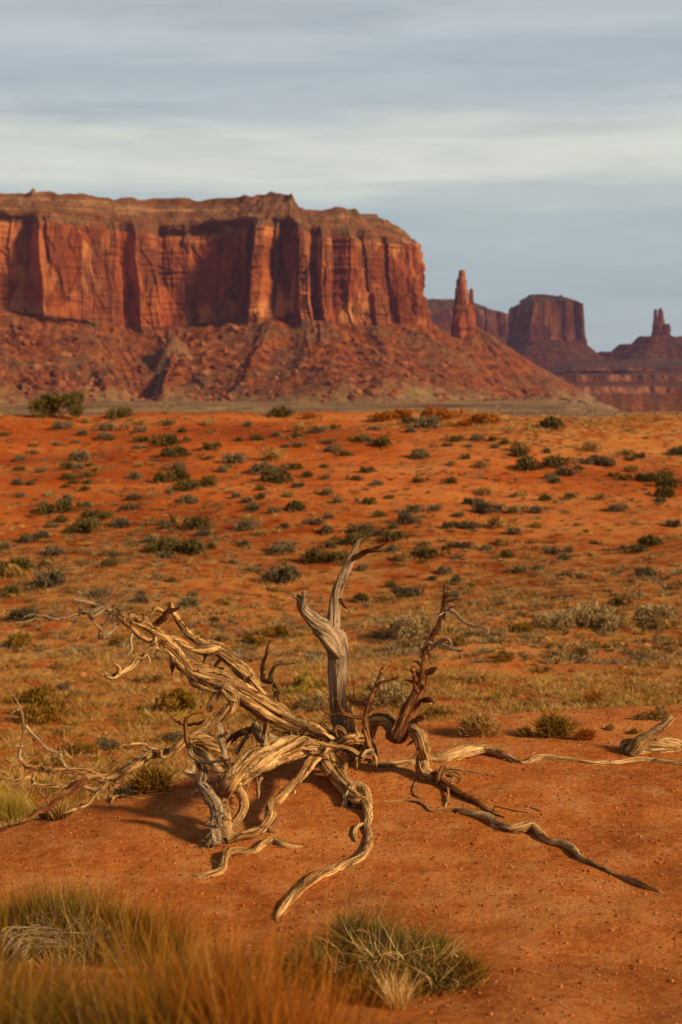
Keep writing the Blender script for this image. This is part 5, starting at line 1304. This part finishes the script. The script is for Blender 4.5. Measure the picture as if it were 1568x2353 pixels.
    WROOT[0] = empty('tmp', G(275, 2110), None, None); rt_ = WROOT[0]
    w = Wood(); Yw = rt_.location.y
    w.tube([[*P(282, 2150, Yw), 2.5 * s], [*P(272, 2110, Yw), 3 * s], [*P(276, 2080, Yw), 3 * s], [*P(286, 2058, Yw), 2 * s]], seed=8)
    o = w.done('dead_stick', M['redwood'], rt_); o.parent = None; o.location = rt_.location.copy(); bpy.data.objects.remove(rt_)
    tag(o, 'thin brown twig standing upright out of the left grass clump', 'stick')
    # rust coloured grass right at the viewer's feet
    specs = [(-20, 3.05, 420, .60, 2300, 'olive'), (150, 3.3, 380, .50, 1800, 'olive'), (330, 3.0, 400, .56, 2100, 'olive'), (500, 3.15, 340, .58, 1500, 'rust'), (640, 3.0, 300, .52, 1300, 'rust'), (740, 3.2, 240, .36, 450, 'rust'), (420, 3.5, 300, .54, 1100, 'olive')]
    words = ['olive grass clump in the bottom left corner', 'olive grass clump just below the grey dead stems', 'olive grass clump at the bottom edge left of centre', 'tall rust grass clump at the bottom edge before the gap of bare sand', 'rust grass clump at the bottom edge beside the green bush', 'thin rust grass clump overlapping the lower left of the green bush', 'olive straw grass clump between the dead stems and the green bush']
    for i, ((u, Y, wpx, h, n, mt), wd_) in enumerate(zip(specs, words)):
        x = (u - 784) / FPX * Y / .91; at = np.array([x, Y, float(ground_h(x, Y))])
        grass('foreground_grass', 'blurred ' + wd_, u, 0, wpx, h * .98 / Y * FPX, int(n * 1.5), M[mt], 60 if mt == 'olive' else 12, 60 + i, .0030, 'grass clump', .35, droop=.2, group='blurred grass clumps at the bottom edge', deep=.4, at=at, lumps=9)
    # mid-distance twiggy bushes at the rim of the mound
    for i, (u, v, wpx, h, n, mt, lab, cat) in enumerate([
        (1105, 1688, 120, 72, 1500, 'tan', 'dry wispy tan bush on the rim right of the twisted stem', 'bush'), (1272, 1692, 120, 74, 1900, 'olive', 'brown leafy bush on the rim with dark twiggy top', 'bush'),
        (1345, 1702, 60, 40, 700, 'rust', 'small reddish dry tuft on the rim right of the brown leafy bush', 'bush'), (1205, 1694, 46, 36, 500, 'olive', 'small olive tuft on the rim between the two bigger rim bushes', 'bush'), (1368, 1618, 58, 62, 500, 'rust', 'bare reddish brown twiggy bush alone on the valley floor', 'bush'),
        (350, 1820, 125, 80, 2300, 'olive', 'brown green bush at the left rim under the low branch', 'bush'), (285, 1830, 60, 40, 700, 'black', 'dark small bush at the left rim beside the brown green bush', 'bush'),
        (35, 1890, 130, 105, 2300, 'yellow', 'bright yellow green grass clump below the left rim', 'grass clump'), (130, 1880, 90, 60, 900, 'tan', 'pale dry grass clump below the left rim beside the yellow green one', 'grass clump'),
        (650, 1700, 60, 60, 600, 'tan', 'dry grass clump showing behind the arching limb', 'grass clump')]):
        grass('rim_bush' if cat == 'bush' else 'grass_clump', lab, u, v, wpx, h, n, M[mt], 30, 90 + i, .005, cat, .7, wiry=(cat == 'bush'))
special_bushes()


# ------------------------------------------------------------------ uncountable ground cover
def ground_cover():
    q = np.random.default_rng(77)
    def tufts(name, n, ylo, yhi, hgt, nb, mat, dens, seed, wide):
        Y = ylo * (yhi / ylo) ** q.random(n * 4); X = (q.random(n * 4) * 2 - 1) * Y * .30
        keep = q.random(n * 4) < dens(X, Y); X, Y = X[keep][:n], Y[keep][:n]; m = len(X)
        Z = ground_h(X, Y); sz = hgt * q.uniform(.4, 1.3, m) ** 1.3
        k = np.repeat(np.arange(m), nb); a = q.random(m * nb) * 6.283
        off = np.stack([np.cos(a), np.sin(a), a * 0], -1) * (sz[k] * .45 * q.random(m * nb))[:, None]
        d = np.stack([np.cos(a) * .75, np.sin(a) * .75, q.uniform(.35, 1.1, m * nb)], -1)
        tint = np.clip(q.random(m), 0, 1)
        V = blades(np.stack([X, Y, Z - .01], -1)[k] + off, d, sz[k] * q.uniform(.6, 1.1, m * nb), sz[k] * wide, np.full(m * nb, .15), np.clip(tint[k] * .7 + q.random(m * nb) * .3, 0, 1), 2, np.full(m * nb, .15), seed)
        p = Plant(); p.add(*V); o = p.done(name, mat); o['kind'] = 'stuff'; return o
    valley = lambda x, y: np.clip(smooth(11, 15, y) * (1 - smooth(34, 62, y)) * (.45 + .9 * smooth(-.2, .35, fbm(x / 5, y / 7, 0, 3, 5))) + .10 * smooth(40, 60, y), 0, 1)
    tufts('sparse_dry_grass', 9500, 12, 88, .17, 28, M['tan'], valley, 5, .055)
    tufts('sparse_olive_grass', 4200, 12, 60, .16, 28, M['olive'], valley, 6, .055)
    slope = lambda x, y: .35 + .65 * smooth(-.1, .4, fbm(x / 6, y / 6, 4, 3, 9))
    tufts('low_grey_scrub', 4000, 30, 90, .19, 20, M['sage'], slope, 7, .13)
    yel = lambda x, y: smooth(11.5, 13, y) * (1 - smooth(19, 30, y)) * smooth(-.1, .35, fbm(x / 3, y / 3, 8, 3, 19)) * .9
    tufts('sparse_yellow_grass', 1500, 11.5, 30, .17, 34, M['yellow'], yel, 27, .05)
    tufts('low_dark_scrub', 1500, 32, 88, .20, 22, M['dark'], slope, 17, .12)
    tufts('low_tan_scrub', 1800, 32, 88, .18, 20, M['tan'], slope, 18, .09)
    crest = lambda x, y: smooth(-.1, .3, fbm(x / 4, y / 3, 2, 2, 9)) * smooth(-4, 3, x)
    tufts('crest_dry_grass', 700, 80, 90, .30, 18, M['tan'], crest, 8, .10)
    n = 5200; Y = 330 * (2300 / 330) ** q.random(n); X = (q.random(n) * 2 - 1) * Y * .3; ok = fbm(X / 90, Y / 160, 0, 3, 15) > -.1; X, Y = X[ok], Y[ok]
    o = rock_field('plain_scrub', np.stack([X, Y, ground_h(X, Y)], -1), q.uniform(.4, 1.5, len(X)) * (.6 + Y / 1500), M['scrub'], flat=.6); o['kind'] = 'stuff'
    # stones on the mound
    n = 24000; Y = np.sqrt(q.uniform(4.2 ** 2, 11 ** 2, n)); X = (q.random(n) * 2 - 1) * Y * .29
    ok = Y < crest_y(X) + .8; X, Y = X[ok], Y[ok]; sz = .0022 + .0075 * q.random(len(X)) ** 5
    o = rock_field('gravel', np.stack([X, Y, ground_h(X, Y) + sz * .2], -1), sz, M['stone']); o['kind'] = 'stuff'
    n = 1300; Y = 12 * (88 / 12) ** q.random(n); X = (q.random(n) * 2 - 1) * Y * .29; sz = .02 + .09 * q.random(n) ** 3
    o = rock_field('slope_stones', np.stack([X, Y, ground_h(X, Y)], -1), sz, M['stone']); o['kind'] = 'stuff'
    # chips of wood and needles
    n = 520; Y = q.uniform(5.5, 9.6, n); X = q.normal(.1, .9, n); ok = Y < crest_y(X); X, Y = X[ok], Y[ok]; m = len(X); a = q.random(m) * 6.283
    p = Plant(); p.add(*blades(np.stack([X, Y, ground_h(X, Y) + .006], -1), np.stack([np.cos(a), np.sin(a), q.normal(0, .08, m)], -1), q.uniform(.01, .05, m), q.uniform(.0015, .004, m), np.full(m, .05), q.random(m), 2, np.zeros(m), 4))
    p.done('wood_litter', M['tan'])['kind'] = 'stuff'
ground_cover()


# ------------------------------------------------------------------ a cloud added out of view on the right to shade the far buttes
def add_shade_cloud():
    th = np.linspace(0, np.pi, 60)[:, None]; ph = np.linspace(0, 2 * np.pi, 120, endpoint=False)[None]
    x, y, z = np.sin(th) * np.cos(ph), np.sin(th) * np.sin(ph), np.cos(th) + 0 * ph
    r = 1 + .30 * fbm(x * 1.7, y * 1.7, z * 1.7, 4, 201) + .10 * np.abs(fbm(x * 7, y * 7, z * 7, 3, 203))
    h = 1900.0; d = h / math.tan(SUN_EL); hx, hy = SUN_DIR.x / math.cos(SUN_EL), SUN_DIR.y / math.cos(SUN_EL)
    V = np.stack([700 + hx * d + x * r * 1750, 4900 + hy * d + y * r * 1650, h + z * r * np.where(z > 0, 260, 90)], -1).reshape(-1, 3)
    m, t, b = newmat('shade_cloud_grey', 1.0, 0.0); b.inputs['Base Color'].default_value = (.8, .8, .82, 1)
    tr = t.nodes.new('ShaderNodeBsdfTransparent'); mx = t.nodes.new('ShaderNodeMixShader'); mx.inputs[0].default_value = .42  # part see-through, so the added shade stays partial
    t.links.new(tr.outputs[0], mx.inputs[1]); t.links.new(b.outputs[0], mx.inputs[2]); t.links.new(mx.outputs[0], t.nodes['Material Output'].inputs['Surface'])
    o = mk('unseen_shade_cloud', V, [grid_faces(60, 120, True)], m); o['kind'] = 'structure'
add_shade_cloud()


# ------------------------------------------------------------------ air
def haze():
    x0, x1, y0, y1, z0, z1 = -7000, 7000, -400, 7500, -45, 420
    V = [(x, y, z) for z in (z0, z1) for y in (y0, y1) for x in (x0, x1)]
    F = [(0, 2, 3, 1), (4, 5, 7, 6), (0, 1, 5, 4), (2, 6, 7, 3), (0, 4, 6, 2), (1, 3, 7, 5)]
    m = bpy.data.materials.new('haze_air'); m.use_nodes = True; t = m.node_tree; t.nodes.clear()
    o_ = t.nodes.new('ShaderNodeOutputMaterial'); v = t.nodes.new('ShaderNodeVolumePrincipled')
    v.inputs['Color'].default_value = (.44, .46, .95, 1); v.inputs['Density'].default_value = 4.2e-5; v.inputs['Anisotropy'].default_value = .2
    t.links.new(v.outputs[0], o_.inputs['Volume'])
    o = mk('haze', V, [np.array(F)], m, None, False); o['kind'] = 'stuff'
haze()
